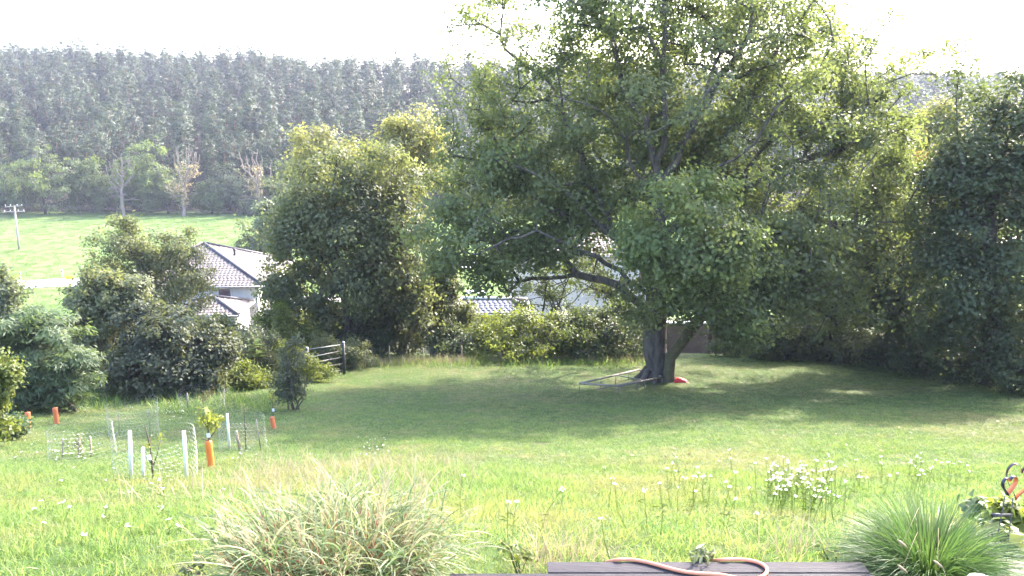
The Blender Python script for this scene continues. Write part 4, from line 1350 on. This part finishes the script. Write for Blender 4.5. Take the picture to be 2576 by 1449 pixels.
def sapling(label, base_px, pts, rad, twigs, nleaf, lsize, seed, leaf='sapling_leaf', tagged=None, lobes=None, dy=0.0):
    b = on_ground(*base_px); y = b[1] + dy; b = G3(at(base_px[0], base_px[1], y)[0], y)
    e = thing('sapling', label, 'young tree', b, 'young trees planted in the lawn')
    rg = np.random.default_rng(seed)
    P = [b] + [at(px, py, y) for px, py in pts]
    mb = MB().tube(P, np.linspace(rad, rad * .4, len(P)), 6)
    ends = []
    for tw in twigs:
        Q = [at(px, py, y + d) for px, py, d in tw]
        mb.tube(Q, np.linspace(rad * .6, rad * .25, len(Q)), 5); ends.append(Q)
    part(mb, 'trunk', M['twig'], e, True)
    if lobes:
        L = [(*at(px, py, y + d), rx * mpp(y), rx * mpp(y), ry * mpp(y)) for px, py, rx, ry, d in lobes]
        c = sample_lobes(L, max(8, nleaf // 8), rg, .6)
        cm = crown_mesh('crown', c, rg, 8, .10, lsize, .42, .4, .8, b, droop=.6)
        link('crown', cm, M[leaf], e)
    if tagged:
        t = at(*tagged, y - .03)
        part(MB().box(t, (.065, .006, .085), [norm(np.array([1, .2, .1])), norm(np.array([-.2, 1, 0])), norm(np.array([-.1, 0, 1]))]), 'name_tag', M['paper_tag'], e)
    return e


sapling('bare sapling with a paper tag inside the three white stakes', (153.4, 480), [(152, 462), (150.5, 448), (147.5, 436), (144.7, 424.5)], .018,
        [[(152.3, 466, 0), (150.6, 450, .05), (150.5, 436, .1)], [(152.3, 464, 0), (146, 457, 0), (139, 451, -.05)], [(152.5, 468, 0), (157, 455, .1), (161.5, 437, .2)]], 26, .05, 1, tagged=(149, 457.5), lobes=[(161.5, 436, 1.5, 4, .2), (150, 445, 2, 8, 0)])
sapling('leafy young tree growing out of the front orange pipe', (210.5, 468), [(209.5, 450), (208.6, 440), (208, 428), (206.5, 412)], .02,
        [[(208.8, 441, 0), (203, 439, .05), (198, 435, .05)], [(208.9, 439, 0), (214, 433, 0), (219, 424, 0)], [(208, 428, 0), (202, 420, 0), (199, 413, 0)]], 170, .12, 2, tagged=(208.4, 435.5), lobes=[(205, 413, 8, 7, 0), (200, 420, 8, 6, 0), (210, 421, 9, 7, .1), (219, 417, 9, 9, 0), (212, 428, 6, 4, 0)])
sapling('small-leaved upright sapling in the mesh guard with the wooden stake', (246, 451), [(245.6, 440), (245, 428), (244.4, 418), (244, 406)], .014,
        [[(245.4, 436, 0), (240, 431, .1)], [(245.2, 430, 0), (249, 424, .1)]], 110, .055, 3, lobes=[(244, 409, 4, 6, 0), (243.5, 424, 5, 4, 0), (246, 436, 6, 10, 0), (240, 432, 4, 4, 0)], leaf='maple_leaf')
sapling('thin sapling with a blue-white tag in the far orange pipe', (273.5, 427), [(273, 415), (272.5, 402), (271.5, 388)], .012, [[(272.8, 408, 0), (276, 398, 0)], [(272.7, 404, 0), (268, 394, 0)]], 90, .06, 4, tagged=(273.2, 410), lobes=[(272, 394, 5, 9, 0), (275, 400, 4, 5, 0)])
sapling('low reddish-green young bush in the dim mesh guard', (80, 457), [(80, 447), (81, 438)], .012, [[(80, 448, 0), (75, 440, 0)], [(80, 447, 0), (86, 439, 0)], [(80, 450, 0), (72, 445, 0)]], 150, .07, 5, lobes=[(79, 437, 9, 7, 0), (74, 443, 9, 6, 0), (85, 443, 6, 5, 0)], leaf='maple_leaf')
sapling('brownish young bush in the low mesh guard', (203, 408), [(203, 400), (204, 390)], .012, [[(203, 402, 0), (196, 394, 0)], [(203, 402, 0), (210, 394, 0)]], 170, .075, 6, lobes=[(203, 396, 12, 7, 0), (210, 391, 7, 5, 0)], leaf='rust_leaf')


def pipe(label, bx, by, tx, ty, rad, mat):
    b = on_ground(bx, by); t = at(tx, ty, b[1] + .03)
    e = thing('orange_pipe', label, 'pipe', b, 'orange pipes protecting saplings')
    mb = MB()
    ax_ = t - b
    for k in range(2):
        pass
    outer = [b - ax_ * .03, b + ax_ * .1, b + ax_ * .9, t]
    mb.tube(outer, rad, 18, False)
    mb.tube([t, t - ax_ * .02, b + ax_ * .2], [rad * .90, rad * .90, rad * .88], 18, False)
    n = 18
    # rim joining the outer and inner walls
    o0, i0 = 3 * n, 4 * n
    mb.f.extend([(o0 + j, o0 + (j + 1) % n, i0 + (j + 1) % n, i0 + j) for j in range(n)])
    part(mb, 'tube', M[mat], e, True)
    part(MB().tube([t - ax_ * .035, t - ax_ * .005], [rad * 1.06, rad * 1.06], 18, False), 'collar', M[mat], e, True)


pipe('bright orange pipe half in sunlight, the front one', 211.5, 468.5, 208.3, 441.5, .064, 'orange_pipe')
pipe('faded orange pipe on the lawn before the twiggy shrub', 273.8, 428.5, 271.8, 417, .066, 'old_orange_pipe')
pipe('dull orange pipe under the robinia, the left of two', 28.5, 430, 27.5, 412.5, .07, 'old_orange_pipe')
pipe('dull orange pipe under the robinia, the right of two', 57, 424, 54.8, 407.8, .07, 'old_orange_pipe')

# ------------------------------------------------------------------ grass (stuff: blades nobody could count)
tufts = []
for k, (nb, rad, h, w) in enumerate([(26, .13, .13, .008), (24, .13, .10, .007), (22, .12, .17, .009), (28, .15, .08, .007), (24, .14, .12, .008)]):
    me = tuft(500 + k, nb, rad, h, w, .42, 2, .3)
    me.materials.append(M['grass_blade'])
    o = link('grass_tuft', me); p = G3([-.9, 1.2, 3.0, -2.6, .4][k], [9, 8.2, 9.5, 10.0, 7.2][k])
    o.location = Vector([float(v) for v in p]); tag(o, kind='stuff'); tufts.append(o)


def grass_points(y0, y1, dens, seed):
    rg = np.random.default_rng(seed)
    hw = .70 * y1 + 4
    n = int(dens * 2 * hw * (y1 - y0))
    x = rg.uniform(-hw, hw, n); y = rg.uniform(y0, y1, n)
    k = (np.abs(x) < .70 * y + 4) & ~((np.abs(x - .9) < 1.35) & (y < 4.58)) & ~((x < .3) & (x > -1.2) & (y < 4.43)) & ~((x > 2.45) & (y < 5.0 + (x - 2.45) * .25))
    return x[k], y[k]


gxs, gys, gss = [], [], []
for (y0, y1, dens, s, seed) in ((4.3, 9, 75, .85, 1), (9, 14, 62, .95, 2), (14, 20, 44, 1.05, 3), (20, 28, 32, 1.2, 4), (28, 45, 20, 1.5, 5)):
    x, y = grass_points(y0, y1, dens * 1.3, seed)
    gxs.append(x); gys.append(y); gss.append(np.full(len(x), s))
gxs, gys, gss = map(np.concatenate, (gxs, gys, gss))
rg = np.random.default_rng(77)
n = len(gxs)
patch = np.sin(gxs * 1.1 + 1.3 * np.sin(gys * .7)) * np.sin(gys * 1.3 + gxs * .4 + 1)
def vnoise(x, y, s, sd):
    r_ = np.random.default_rng(sd); g_ = r_.uniform(0, 1, (160, 160))
    u, v = x / s + 70.3, y / s + 20.7
    i, j = np.floor(u).astype(int) % 159, np.floor(v).astype(int) % 159
    fu, fv = u - np.floor(u), v - np.floor(v); fu, fv = fu * fu * (3 - 2 * fu), fv * fv * (3 - 2 * fv)
    return (g_[i, j] * (1 - fu) + g_[i + 1, j] * fu) * (1 - fv) + (g_[i, j + 1] * (1 - fu) + g_[i + 1, j + 1] * fu) * fv


wear = np.clip((.5 * vnoise(gxs, gys, 2.6, 1) + .3 * vnoise(gxs, gys, .9, 2) + .2 * vnoise(gxs, gys, .35, 3) - .47) * 4.2, 0, 1) * rg.uniform(.5, 1, n)
tall = 1 + .45 * np.clip((15.5 - gys) / 4, 0, 1) * np.clip(1.2 - gxs / 9, .3, 1) + .35 * patch * np.clip((20 - gys) / 8, .2, 1)
tall = tall * (1 - .35 * wear) * np.clip(1.15 - (gys - 17) / 30, .62, 1.15)
scatter('lawn_grass', np.stack([gxs, gys, gz(gxs, gys)], 1), np.stack([rg.normal(size=n) * .08, rg.normal(size=n) * .08, rg.uniform(0, 6.28, n)], 1),
        np.stack([gss, gss, gss ** .3 * tall * rg.uniform(.34, .7, n)], 1), rg.integers(0, 5, n), [tufts], patch=wear)
print('tufts', n)

me = tuft(600, 40, .55, .34, .035, .5, 2, .3); me.materials.append(M['meadow_blade'])
mt_o = link('meadow_tuft', me); mt_o.location = Vector([float(v) for v in G3(-48, 128)]); tag(mt_o, kind='stuff')
n = 15000
my = rg.uniform(88, 206, n); mx = rg.uniform(-150, 130, n)
off = (np.stack([mx, my], 1) - ra[:2]) @ perp[:2]
k = ((off < -.6) | (off > RW + .6)) & (np.abs(mx) < .68 * my + 8)
mx, my = mx[k], my[k]; n = len(mx)
ms = rg.uniform(.6, 1.5, n)
scatter('meadow_grass', np.stack([mx, my, gz(mx, my)], 1), np.stack([np.zeros(n), np.zeros(n), rg.uniform(0, 6.28, n)], 1), np.stack([ms * 1.2, ms * 1.2, ms * .8], 1), np.zeros(n), [[mt_o]])

# rank grass and weeds under the bushes at the far and left lawn edges
def edge_weeds(name, pts, h, w, nb, rad, mat, seed):
    rg = np.random.default_rng(seed)
    Vs, Fs, Ts = [], [], []
    m = 0
    for p in pts:
        n_ = max(3, rg.poisson(nb))
        for b in range(n_):
            q = p + np.append(rg.normal(size=2) * rad, -.03)
            d = norm(np.append(rg.normal(size=2) * .35, 1.0)); L = h * rg.uniform(.4, 1.2); s = norm(np.cross(d, rg.normal(size=3))) * w * rg.uniform(.6, 1.3) * .5
            bend = np.append(d[:2] * L * .35, -.12 * L)
            Vs += [q - s, q + s, q + d * L * .6 - s * .7, q + d * L * .6 + s * .7, q + d * L + bend]
            Fs += [(m, m + 1, m + 3), (m, m + 3, m + 2), (m + 2, m + 3, m + 4)]; m += 5
            Ts += [rg.uniform()] * 5
    o = link(name, np_mesh(name, np.array(Vs), np.array(Fs), False, tint=np.array(Ts)), M[mat])
    return tag(o, kind='stuff')


pts = []
for px in np.arange(345, 660, 1.6):
    b = on_ground(px, 366 - 5 * min(1, (px - 345) / 120) + rng.normal() * 1.2); pts.append(b)
edge_weeds('rank_grass', pts, .55, .016, 16, .22, 'dry_stalk', 1)
pts2 = [on_ground(px, 361 + (355 - px) * 0 + rng.normal() * 2 + 3) for px in np.arange(350, 1020, 2.2) if px < 650]
edge_weeds('tall_weeds', pts2, .5, .02, 18, .3, 'grass_blade', 2)
pts3 = [on_ground(px, 402 + 5 * math.sin(px * .08) + rng.normal() * 4) for px in np.arange(20, 300, 1.5)]
edge_weeds('weeds', pts3, .42, .022, 14, .3, 'grass_blade', 3)

# dry seed stalks in the unmown grass between the pipes and the tall reed grass
pts4 = [G3(rng.uniform(-4.6, -.6), rng.uniform(8.5, 14.5)) for _ in range(230)]
edge_weeds('dry_stalks', pts4, .48, .008, 5, .22, 'dry_stalk', 4)

# fallen leaves under the oak
c = []
for _ in range(380):
    x, y = rng.normal(6, 7), rng.uniform(14, 39)
    c.append(G3(x, y, .06))
c = np.array(c)
v, f, t = leaf_cloud(c, rng.normal(size=c.shape) * .3 + [0, 0, 1], .09, rng, .65)
tag(link('fallen_leaves', np_mesh('fallen_leaves', v, f, False, tint=t), M['rust_leaf']), kind='stuff')


# white umbel flowers
def umbels(name, spots, seed, hmin=.25, hmax=.5, rad=.019):
    rg = np.random.default_rng(seed)
    Vs, Fs, Ts, Sv = [], [], [], MB()
    m = 0
    for p in spots:
        h = rg.uniform(hmin, hmax)
        t = p + np.append(rg.normal(size=2) * .06, h)
        Sv.tube([p - [0, 0, .02], (p + t) / 2 + np.append(rg.normal(size=2) * .015, 0), t], .0028, 3, False)
        k = rg.integers(5, 9)
        for _ in range(k):
            c = t + np.append(rg.normal(size=2) * rad * .55, rg.normal() * .006)
            nn = norm(np.append(rg.normal(size=2) * .25, 1.0)); a = norm(np.cross(nn, rg.normal(size=3))); b = np.cross(nn, a)
            r = rad * rg.uniform(.3, .5)
            ring = [c + r * (math.cos(x) * a + math.sin(x) * b) for x in np.arange(5) * 1.2566]
            Vs += ring; Fs += [(m, m + 1, m + 2), (m, m + 2, m + 3), (m, m + 3, m + 4)]; m += 5
            Ts += [rg.uniform()] * 5
        if rg.uniform() < .7:
            for _ in range(5):
                u = rg.uniform(.15, .8); q = p + (t - p) * u; d = np.append(rg.normal(size=2), .4); d = norm(d) * .05
                Sv.tube([q, q + d, q + d * 1.6 - [0, 0, .015]], [.003, .004, .001], 3, False)
    o = link(name, np_mesh(name, np.array(Vs), np.array(Fs), False, tint=np.array(Ts)), M['white_petal'])
    tag(o, kind='stuff')
    me = Sv.build('flower_stems', M['sapling_leaf'])
    tag(me, kind='stuff')


def around(px, py, sx, sy, n):
    return [on_ground(px + rng.normal() * sx, py + rng.normal() * sy) for _ in range(n)]


spots = around(795, 508, 22, 12, 95) + around(690, 508, 18, 9, 9) + around(740, 525, 30, 12, 8) + around(922, 488, 20, 6, 22) + around(700, 480, 40, 8, 5) + around(590, 500, 60, 20, 3)
spots += around(640, 545, 60, 8, 3) + around(540, 520, 40, 20, 4) + around(520, 540, 20, 8, 3) + around(850, 500, 30, 8, 10)
umbels('white_umbel_flowers', [s for s in spots if s[1] > 4.75], 5)
spots = around(172, 415, 9, 5, 34) + around(70, 457, 12, 4, 26) + around(62, 448, 16, 6, 12) + around(130, 413, 30, 4, 12) + around(60, 470, 60, 25, 16) + around(250, 462, 14, 5, 8) + around(372, 450, 6, 6, 16) + around(140, 500, 60, 25, 12) + around(100, 540, 60, 20, 5)
umbels('white_lawn_flowers', [s for s in spots if s[1] > 4.75], 6, .08, .2, .02)

# ------------------------------------------------------------------ ornamental grasses in the foreground
def blade(base, dirv, L, w, droop, segs, rg, V, F, T, tint, face=None):
    d = norm(np.array(dirv, float)); hor = np.array([d[0], d[1], 0]); hor = hor / (np.linalg.norm(hor) + 1e-6)
    s = norm(np.cross(d, [0, 0, 1]) + rg.normal(size=3) * .35)
    i0 = len(V); p = np.array(base, float); dd = d.copy()
    for k in range(segs + 1):
        u = k / segs
        ww = w * .5 * min(1, .45 + u * 2.2) * (1 - u ** 2.5) if k < segs else 0
        if k < segs: V += [p - s * ww, p + s * ww]; T += [tint, tint]
        else: V += [p.copy()]; T += [tint]
        dd = norm(dd + (hor * .6 - np.array([0, 0, 1.0])) * droop * (u + .15) / segs * 3.2)
        p = p + dd * L / segs
    for k in range(segs - 1):
        j = i0 + 2 * k
        F += [(j, j + 1, j + 3), (j, j + 3, j + 2)]
    j = i0 + 2 * (segs - 1)
    F += [(j, j + 1, j + 2)]


# tall reed grass, reddish at its base, with feathery seed heads
rgb = np.random.default_rng(91)
mc = np.array([-1.08, 4.55, float(gz(-1.08, 4.55)) - .02])
e = thing('reed_grass', 'large clump of arching tan reed grass with reddish stems in the foreground', 'ornamental grass', mc)
V, F, T = [], [], []
SV, SF, ST = [], [], []
PV = []
for k in range(760):
    r = .36 * math.sqrt(rgb.uniform()); a = rgb.uniform(0, 6.28)
    off = np.array([math.cos(a) * r * 1.15, math.sin(a) * r * .7, 0])
    lean = r / .36
    dv = np.array([math.cos(a) * (.25 + .75 * lean) + rgb.normal() * .22, math.sin(a) * (.2 + .6 * lean) + rgb.normal() * .2, 1.1 + rgb.uniform(0, .5)])
    h = rgb.uniform(.25, .6)
    d = norm(dv)
    nseg = 4
    # reddish stem
    b0 = off; V0 = len(SV)
    s = norm(np.cross(d, rgb.normal(size=3))) * .0046
    tp_ = b0 + d * h - np.array([0, 0, .06 * lean * h])
    mdp = b0 + d * h * .5
    SV += [b0 - s, b0 + s, mdp - s * .9, mdp + s * .9, tp_ - s * .5, tp_ + s * .5]
    SF += [(V0, V0 + 1, V0 + 3, V0 + 2), (V0 + 2, V0 + 3, V0 + 5, V0 + 4)]; ST += [rgb.uniform()] * 6
    for q in range(rgb.integers(4, 7)):
        u = rgb.uniform(.2, 1.0)
        p = b0 + d * h * u
        bd = d + rgb.normal(size=3) * .42; bd[2] = max(bd[2], .12)
        blade(p, bd, rgb.uniform(.2, .44), rgb.uniform(.007, .0145), rgb.uniform(.25, .95), 7, rgb, V, F, T, rgb.uniform() ** 1.2)
    if k % 5 == 0: PV.append((tp_, d))
o = link('leaves', np_mesh('leaves', np.array(V), np.array(F), False, tint=np.array(T)), M['reed_blade'], e); tag(o, kind='stuff')
o = link('stems', np_mesh('stems', np.array(SV), np.array(SF), False, tint=np.array(ST)), M['reed_stem'], e); tag(o, kind='stuff')
V, F, T = [], [], []
for tp_, d in PV:
    L = rgb.uniform(.08, .2)
    dd = norm(d + rgb.normal(size=3) * .12)
    blade(tp_ - dd * .05, dd, L + .12, .004, .15, 4, rgb, V, F, T, .3)
    for q in range(16):
        p = tp_ + dd * (.1 + L * q / 16) + rgb.normal(size=3) * .003
        blade(p, dd + rgb.normal(size=3) * .3, .05, .005, .1, 2, rgb, V, F, T, rgb.uniform())
o = link('seed_heads', np_mesh('seed_heads', np.array(V), np.array(F), False, tint=np.array(T)), M['dry_stalk'], e); tag(o, kind='stuff')

# green fountain grass
fc_ = on_ground(935, 566); fc_ = G3(at(930, 560, 4.6)[0], 4.6)
e = thing('fountain_grass', 'round green fountain grass with thin drooping blades beside the deck boards', 'ornamental grass', fc_)
V, F, T = [], [], []
for k in range(6000):
    a = rgb.uniform(0, 6.28); r = .13 * math.sqrt(rgb.uniform())
    el = rgb.uniform(0, 1) ** .8
    sp = math.sin(el * 1.25); 
    dv = np.array([math.cos(a) * (sp * .95 + .05), math.sin(a) * (sp * .95 + .05), math.cos(el * 1.25) + .12])
    blade([math.cos(a) * r, math.sin(a) * r, 0], dv, rgb.uniform(.38, .70), rgb.uniform(.005, .008), max(.1, .35 + .45 * el + rgb.uniform(-.15, .2)), 8, rgb, V, F, T, rgb.uniform())
o = link('leaves', np_mesh('leaves', np.array(V), np.array(F), False, tint=np.array(T)), M['fountain_blade'], e); tag(o, kind='stuff')
for (px, py) in ((902, 543.5), (902, 568.5), (938, 564)):
    t = at(px, py, fc_[1] - .55); l = t - fc_
    mb = MB().tube([np.array([l[0] * .2, l[1] * .2, .1]), l * [.6, .6, 1] + [0, 0, .10], l], .0011, 4)
    dd = norm(np.array([.35, -.3, -.25]))
    mb.tube([l - dd * .03, l - dd * .012, l + dd * .015, l + dd * .035], [.002, .008, .008, .002], 8)
    mb.build('seed_head', M['dry_stalk'], e, True)

# broad-leaved shrub behind the heart ornament
for i, (px, py, y, hw, hh, lab, lf, sd) in enumerate([(1012, 520, 5.6, 24, 24, 'broad-leaved green shrub behind the metal hearts', 'hazel_leaf', 95), (985, 512, 6.2, 16, 9, 'low leafy plant between the fountain grass and the metal hearts', 'robinia_leaf', 96), (1000, 540, 5.1, 16, 8, 'low dark leafy plant at the foot of the metal hearts', 'shrub_leaf', 97)]):
    b = G3(at(px, py, y)[0], y)
    c = at(px, py, y)
    plant('leafy_plant', lab, 'plant', b, [(c[0], c[1], max(c[2], b[2] + .15), hw * mpp(y), hw * mpp(y) * .8, hh * mpp(y))], sd, 34, 7, .09, .085, lf, bark='fountain_blade', R0=.012, stems=4, step=.15, rmin=.003, aspect=.75, up=.9, group='leafy plants at the right edge of the terrace')

# weed sprig leaning over the board
b = G3(at(705, 560, 4.62)[0], 4.64)
plant('weed', 'small grey-green weed leaning over the far edge of the deck boards', 'plant', b, [(*at(703, 557, 4.58), .05, .04, .035)], 98, 16, 5, .07, .075, 'willow_leaf', bark='fountain_blade', R0=.006, stems=3, step=.05, rmin=.002, aspect=.22, up=.2)
for i, (px, py, hw, hh, lab) in enumerate([(520, 560, 34, 12, 'leafy weeds at the left end of the deck boards'), (838, 556, 20, 9, 'leafy weeds between the deck boards and the fountain grass')]):
    y = 4.85
    c = at(px, py, y); b = G3(c[0], y)
    plant('weed_clump', lab, 'plant', b, [(c[0], y, b[2] + .08, hw * mpp(y), .2, .08)], 120 + i, 70, 12, .05, .04, 'hazel_leaf', bark='fountain_blade', R0=.003, stems=10, step=.06, rmin=.002, aspect=.6, up=.8)

y = 4.35; c = at(186, 566, y); b = G3(c[0], y)  # plant added to darken the shaded patch beside the reed grass
plant('shade_patch_plant', 'low dark leafy plant added for the shaded patch at the left foot of the reed grass', 'plant', b, [(c[0], y, b[2] + .12, .14, .14, .13), (c[0] - .1, y, b[2] + .05, .12, .12, .08)], 130, 60, 14, .06, .05, 'dark_leaf', bark='fountain_blade', R0=.004, stems=8, step=.06, rmin=.002, aspect=.6, up=.8)

# thin stems of dry wild flowers in front of the boards
stems = [G3(rng.uniform(.1, .55), rng.uniform(4.85, 5.4)) for _ in range(26)] + [G3(rng.uniform(1.7, 2.5), rng.uniform(4.9, 5.6)) for _ in range(26)]
edge_weeds('dry_flower_stems', stems, .42, .006, 4, .05, 'dry_stalk', 9)

# ------------------------------------------------------------------ deck boards, hose, bowl, stones
dz = CAM[2] - 2.6
e = thing('deck', 'dark grey-violet deck boards at the terrace edge', 'deck', (.8, 4.2, dz - .03))
bw, gapw = .122, .010
for k in range(7):
    y1 = 4.53 - k * (bw + gapw); x0, x1 = ((.215, 2.148) if k == 0 else (-.37, 2.15))
    mb = MB()
    n_ = 3
    c = np.array([(x0 + x1) / 2, y1 - bw / 2, dz - .0125])
    # board with eased top edges
    hx, hy = (x1 - x0) / 2, bw / 2
    pr_ = [(-hy, -.0125), (-hy, .0085), (-hy + .004, .0125), (hy - .004, .0125), (hy, .0085), (hy, -.0125)]
    vs = [(c[0] + sx * hx, c[1] + a, c[2] + z) for sx in (-1, 1) for a, z in pr_]
    fs = [(i, (i + 1) % 6, 6 + (i + 1) % 6, 6 + i) for i in range(6)] + [tuple(range(6))[::-1], tuple(range(6, 12))]
    part(mb.add(vs, fs), 'board', M['deck_board'], e)
for x in (.3, 1.2, 2.05):
    part(MB().box((x, 4.08, dz - .065), (.06, .88, .078)), 'joist', M['deck_under'], e)
part(MB().box((.9, 4.1, dz - .16), (2.36, .80, .10)), 'base', M['deck_under'], e)

hz_ = dz + .012
hp = [(611, 561.2), (617, 559.8), (626, 559.2), (634, 559.9), (645, 561.8), (656, 564.6), (668, 568.0), (681, 571.2), (696, 573.3), (712, 574.2), (724, 575.4), (737, 578.5), (748, 580.0), (758, 578.5), (765, 574.5), (767, 569.5), (763, 565.0), (755, 561.6), (744, 559.6), (733, 559.0), (722, 559.6), (714, 560.8)]
P = []
for px, py in hp:
    d = ray(px, py); s = (hz_ - CAM[2]) / d[2]; q = CAM + d * s
    if q[1] > 4.53: q = np.array([q[0], q[1], hz_ - min(.05, (q[1] - 4.53) * .3)])
    P.append(q)
P = np.array(P)
P[0] = P[0] + [-.02, .09, -.06]; P[-1] = P[-1] + [-.01, .10, -.06]
tt = np.linspace(0, len(P) - 1, 110); i0 = np.clip(tt.astype(int), 0, len(P) - 2); fr = (tt - i0)[:, None]
pm, p0, p1, p2 = P[np.clip(i0 - 1, 0, None)], P[i0], P[i0 + 1], P[np.clip(i0 + 2, None, len(P) - 1)]
cr = .5 * ((2 * p0) + (-pm + p1) * fr + (2 * pm - 5 * p0 + 4 * p1 - p2) * fr ** 2 + (-pm + 3 * p0 - 3 * p1 + p2) * fr ** 3)
o = MB().tube(cr - cr[0], .0115, 10).build('garden_hose', M['hose'], None, True); o.location = Vector([float(v) for v in cr[0]])
tag(o, 'salmon orange garden hose looping over the dark deck boards', 'hose')

# bare soil corner with stones
vs, fs = [], []
N_ = 14
for i in range(N_):
    for j in range(N_):
        x = 2.5 + 1.7 * i / (N_ - 1); y = 3.7 + 1.2 * j / (N_ - 1)
        vs.append((x + .05 * math.sin(y * 9), y, float(gz(x, y)) + .03 + .02 * math.sin(x * 11 + y * 7)))
fs = [(i * N_ + j, (i + 1) * N_ + j, (i + 1) * N_ + j + 1, i * N_ + j + 1) for i in range(N_ - 1) for j in range(N_ - 1)]
tag(MB().add(vs, fs).build('soil_path', M['soil'], None, True), kind='structure')


def stone(loc, size, rz, label, seed, mat='sandstone'):
    rg = np.random.default_rng(seed)
    bmv = []
    import bmesh
    bm = bmesh.new(); bmesh.ops.create_cube(bm, size=1.0)
    bmesh.ops.bevel(bm, geom=bm.edges[:], offset=.12, segments=2, affect='EDGES')
    bmesh.ops.subdivide_edges(bm, edges=bm.edges[:], cuts=1)
    for v in bm.verts:
        v.co = Vector((v.co.x * size[0], v.co.y * size[1], v.co.z * size[2])) + Vector(rg.normal(size=3) * .006)
    me = bpy.data.meshes.new('stone'); bm.to_mesh(me); bm.free(); me.materials.append(M[mat])
    o = link('stone', me); o.location = Vector([float(v) for v in loc]); o.rotation_euler = (rg.normal() * .06, rg.normal() * .06, rz)
    return tag(o, label, 'stone', 'pale stones at the terrace corner')


q = at(1015, 549, 4.72); stone(G3(q[0], 4.72, .06), (.26, .2, .14), -.5, 'pale sandstone block behind the others at the terrace corner', 1)
q = at(1021, 562, 4.5); stone(G3(q[0], 4.5, .05), (.2, .2, .12), -.7, 'pale stone slab in front of the sandstone block at the frame edge', 2)
q = at(992, 566, 4.5); stone(G3(q[0], 4.5, .03), (.07, .05, .05), .4, 'small pinkish pebble on the bare soil by the fountain grass', 3)
v, f, t = leaf_cloud(np.array([G3(at(1004, 563, 4.4)[0] + rng.normal() * .12, 4.45 + rng.normal() * .1, .055) for _ in range(14)]), np.array([[0, 0, 1.]] * 14) + rng.normal(size=(14, 3)) * .2, .06, rng, .5)
tag(link('leaf_litter', np_mesh('leaf_litter', v, f, False, tint=t), M['rust_leaf']), kind='stuff')

t = at(981.5, 580.5, 4.15)
gb = float(gz(t[0], t[1]))
o = MB().lathe((0, 0, 0), [(.0, .0), (.045, 0), (.05, .01), (.066, t[2] - gb), (.072, t[2] - gb + .004), (.062, t[2] - gb + .002), (.046, .012), (0, .01)], 28).build('white_pot', M['ceramic'], None, True)
o.location = (t[0], t[1], gb); tag(o, 'white pot rim standing on the soil below the fountain grass', 'pot')

# ------------------------------------------------------------------ metal garden hearts on rods
HY = 4.75
def heart_ribbon(cx, cy, sx, sy, y, width, yaw, mats, parent, name, tilt=0.0, n=40, squash=1.0):
    """a flat metal band bent to a heart; px centre and half sizes, blue outside and orange inside"""
    c = at(cx, cy, y); m = mpp(y)
    out, inn = [], []
    t = np.linspace(0, 2 * math.pi, n, endpoint=False)
    X = 16 * np.sin(t) ** 3 / 16; Z = (13 * np.cos(t) - 5 * np.cos(2 * t) - 2 * np.cos(3 * t) - np.cos(4 * t)) / 14.5
    A_ = np.array([math.cos(yaw), math.sin(yaw), 0]); B_ = np.array([-math.sin(yaw), math.cos(yaw), 0])
    loop = [c + A_ * x * sx * m + np.array([0, 0, 1.]) * z * sy * m + A_ * tilt * z * sx * m for x, z in zip(X, Z)]
    for nm, mat, off in ((name, mats[0], 0.0), ('inner_face', mats[1], .0018)):
        mb = MB(); vs = []
        for i, p in enumerate(loop):
            q = c + (p - c) * (1 - off / (sx * m))
            w = width * (.55 + .45 * abs(math.sin(t[i] / 2 + .3)))
            vs += [q - B_ * w / 2, q + B_ * w / 2]
        fs = [(2 * i, 2 * ((i + 1) % n), 2 * ((i + 1) % n) + 1, 2 * i + 1) for i in range(n)]
        o = part(mb.add(vs, fs), nm, M[mat], parent, True)
        md = o.modifiers.new('thick', 'SOLIDIFY'); md.thickness = .0015; md.offset = 0
    return c


hb0 = at(1003, 531, HY); hb0[2] = float(gz(hb0[0], HY))
e = thing('metal_hearts', 'dark blue and orange metal hearts on thin rods at the right edge', 'garden ornament', hb0)
heart_ribbon(1009, 484.5, 10.2, 10.5, HY, .030, .38, ('blue_metal', 'rust_orange'), e, 'small_heart', .05)
heart_ribbon(1020, 479, 13.5, 20.5, HY + .12, .045, -.35, ('blue_metal', 'rust_orange'), e, 'large_heart', .12)
for (a, b) in (((1005, 495.5), (995, 534)), ((1013, 498), (1010.5, 532)), ((1008.4, 501.5), (1006.2, 507))):
    p, q = at(*a, HY + .02), at(*b, HY + .02)
    if b[1] > 520: q[2] = float(gz(q[0], q[1])) - .05
    part(MB().tube([p, q], .0032, 6), 'rod', M['black_metal'], e, True)
p, q = at(992.5, 515.2, HY), at(1011.5, 515.0, HY + .04)
part(MB().tube([p, p + (q - p) * .42, p + (q - p) * .44, q], [.0125, .0125, .0095, .0095], 12), 'crossbar', M['black_metal'], e, True)
print('tris', sum(sum(len(p.vertices) - 2 for p in o.data.polygons) for o in scene.objects if o.type == 'MESH' and not o.data.get('x')) if False else len(scene.objects))
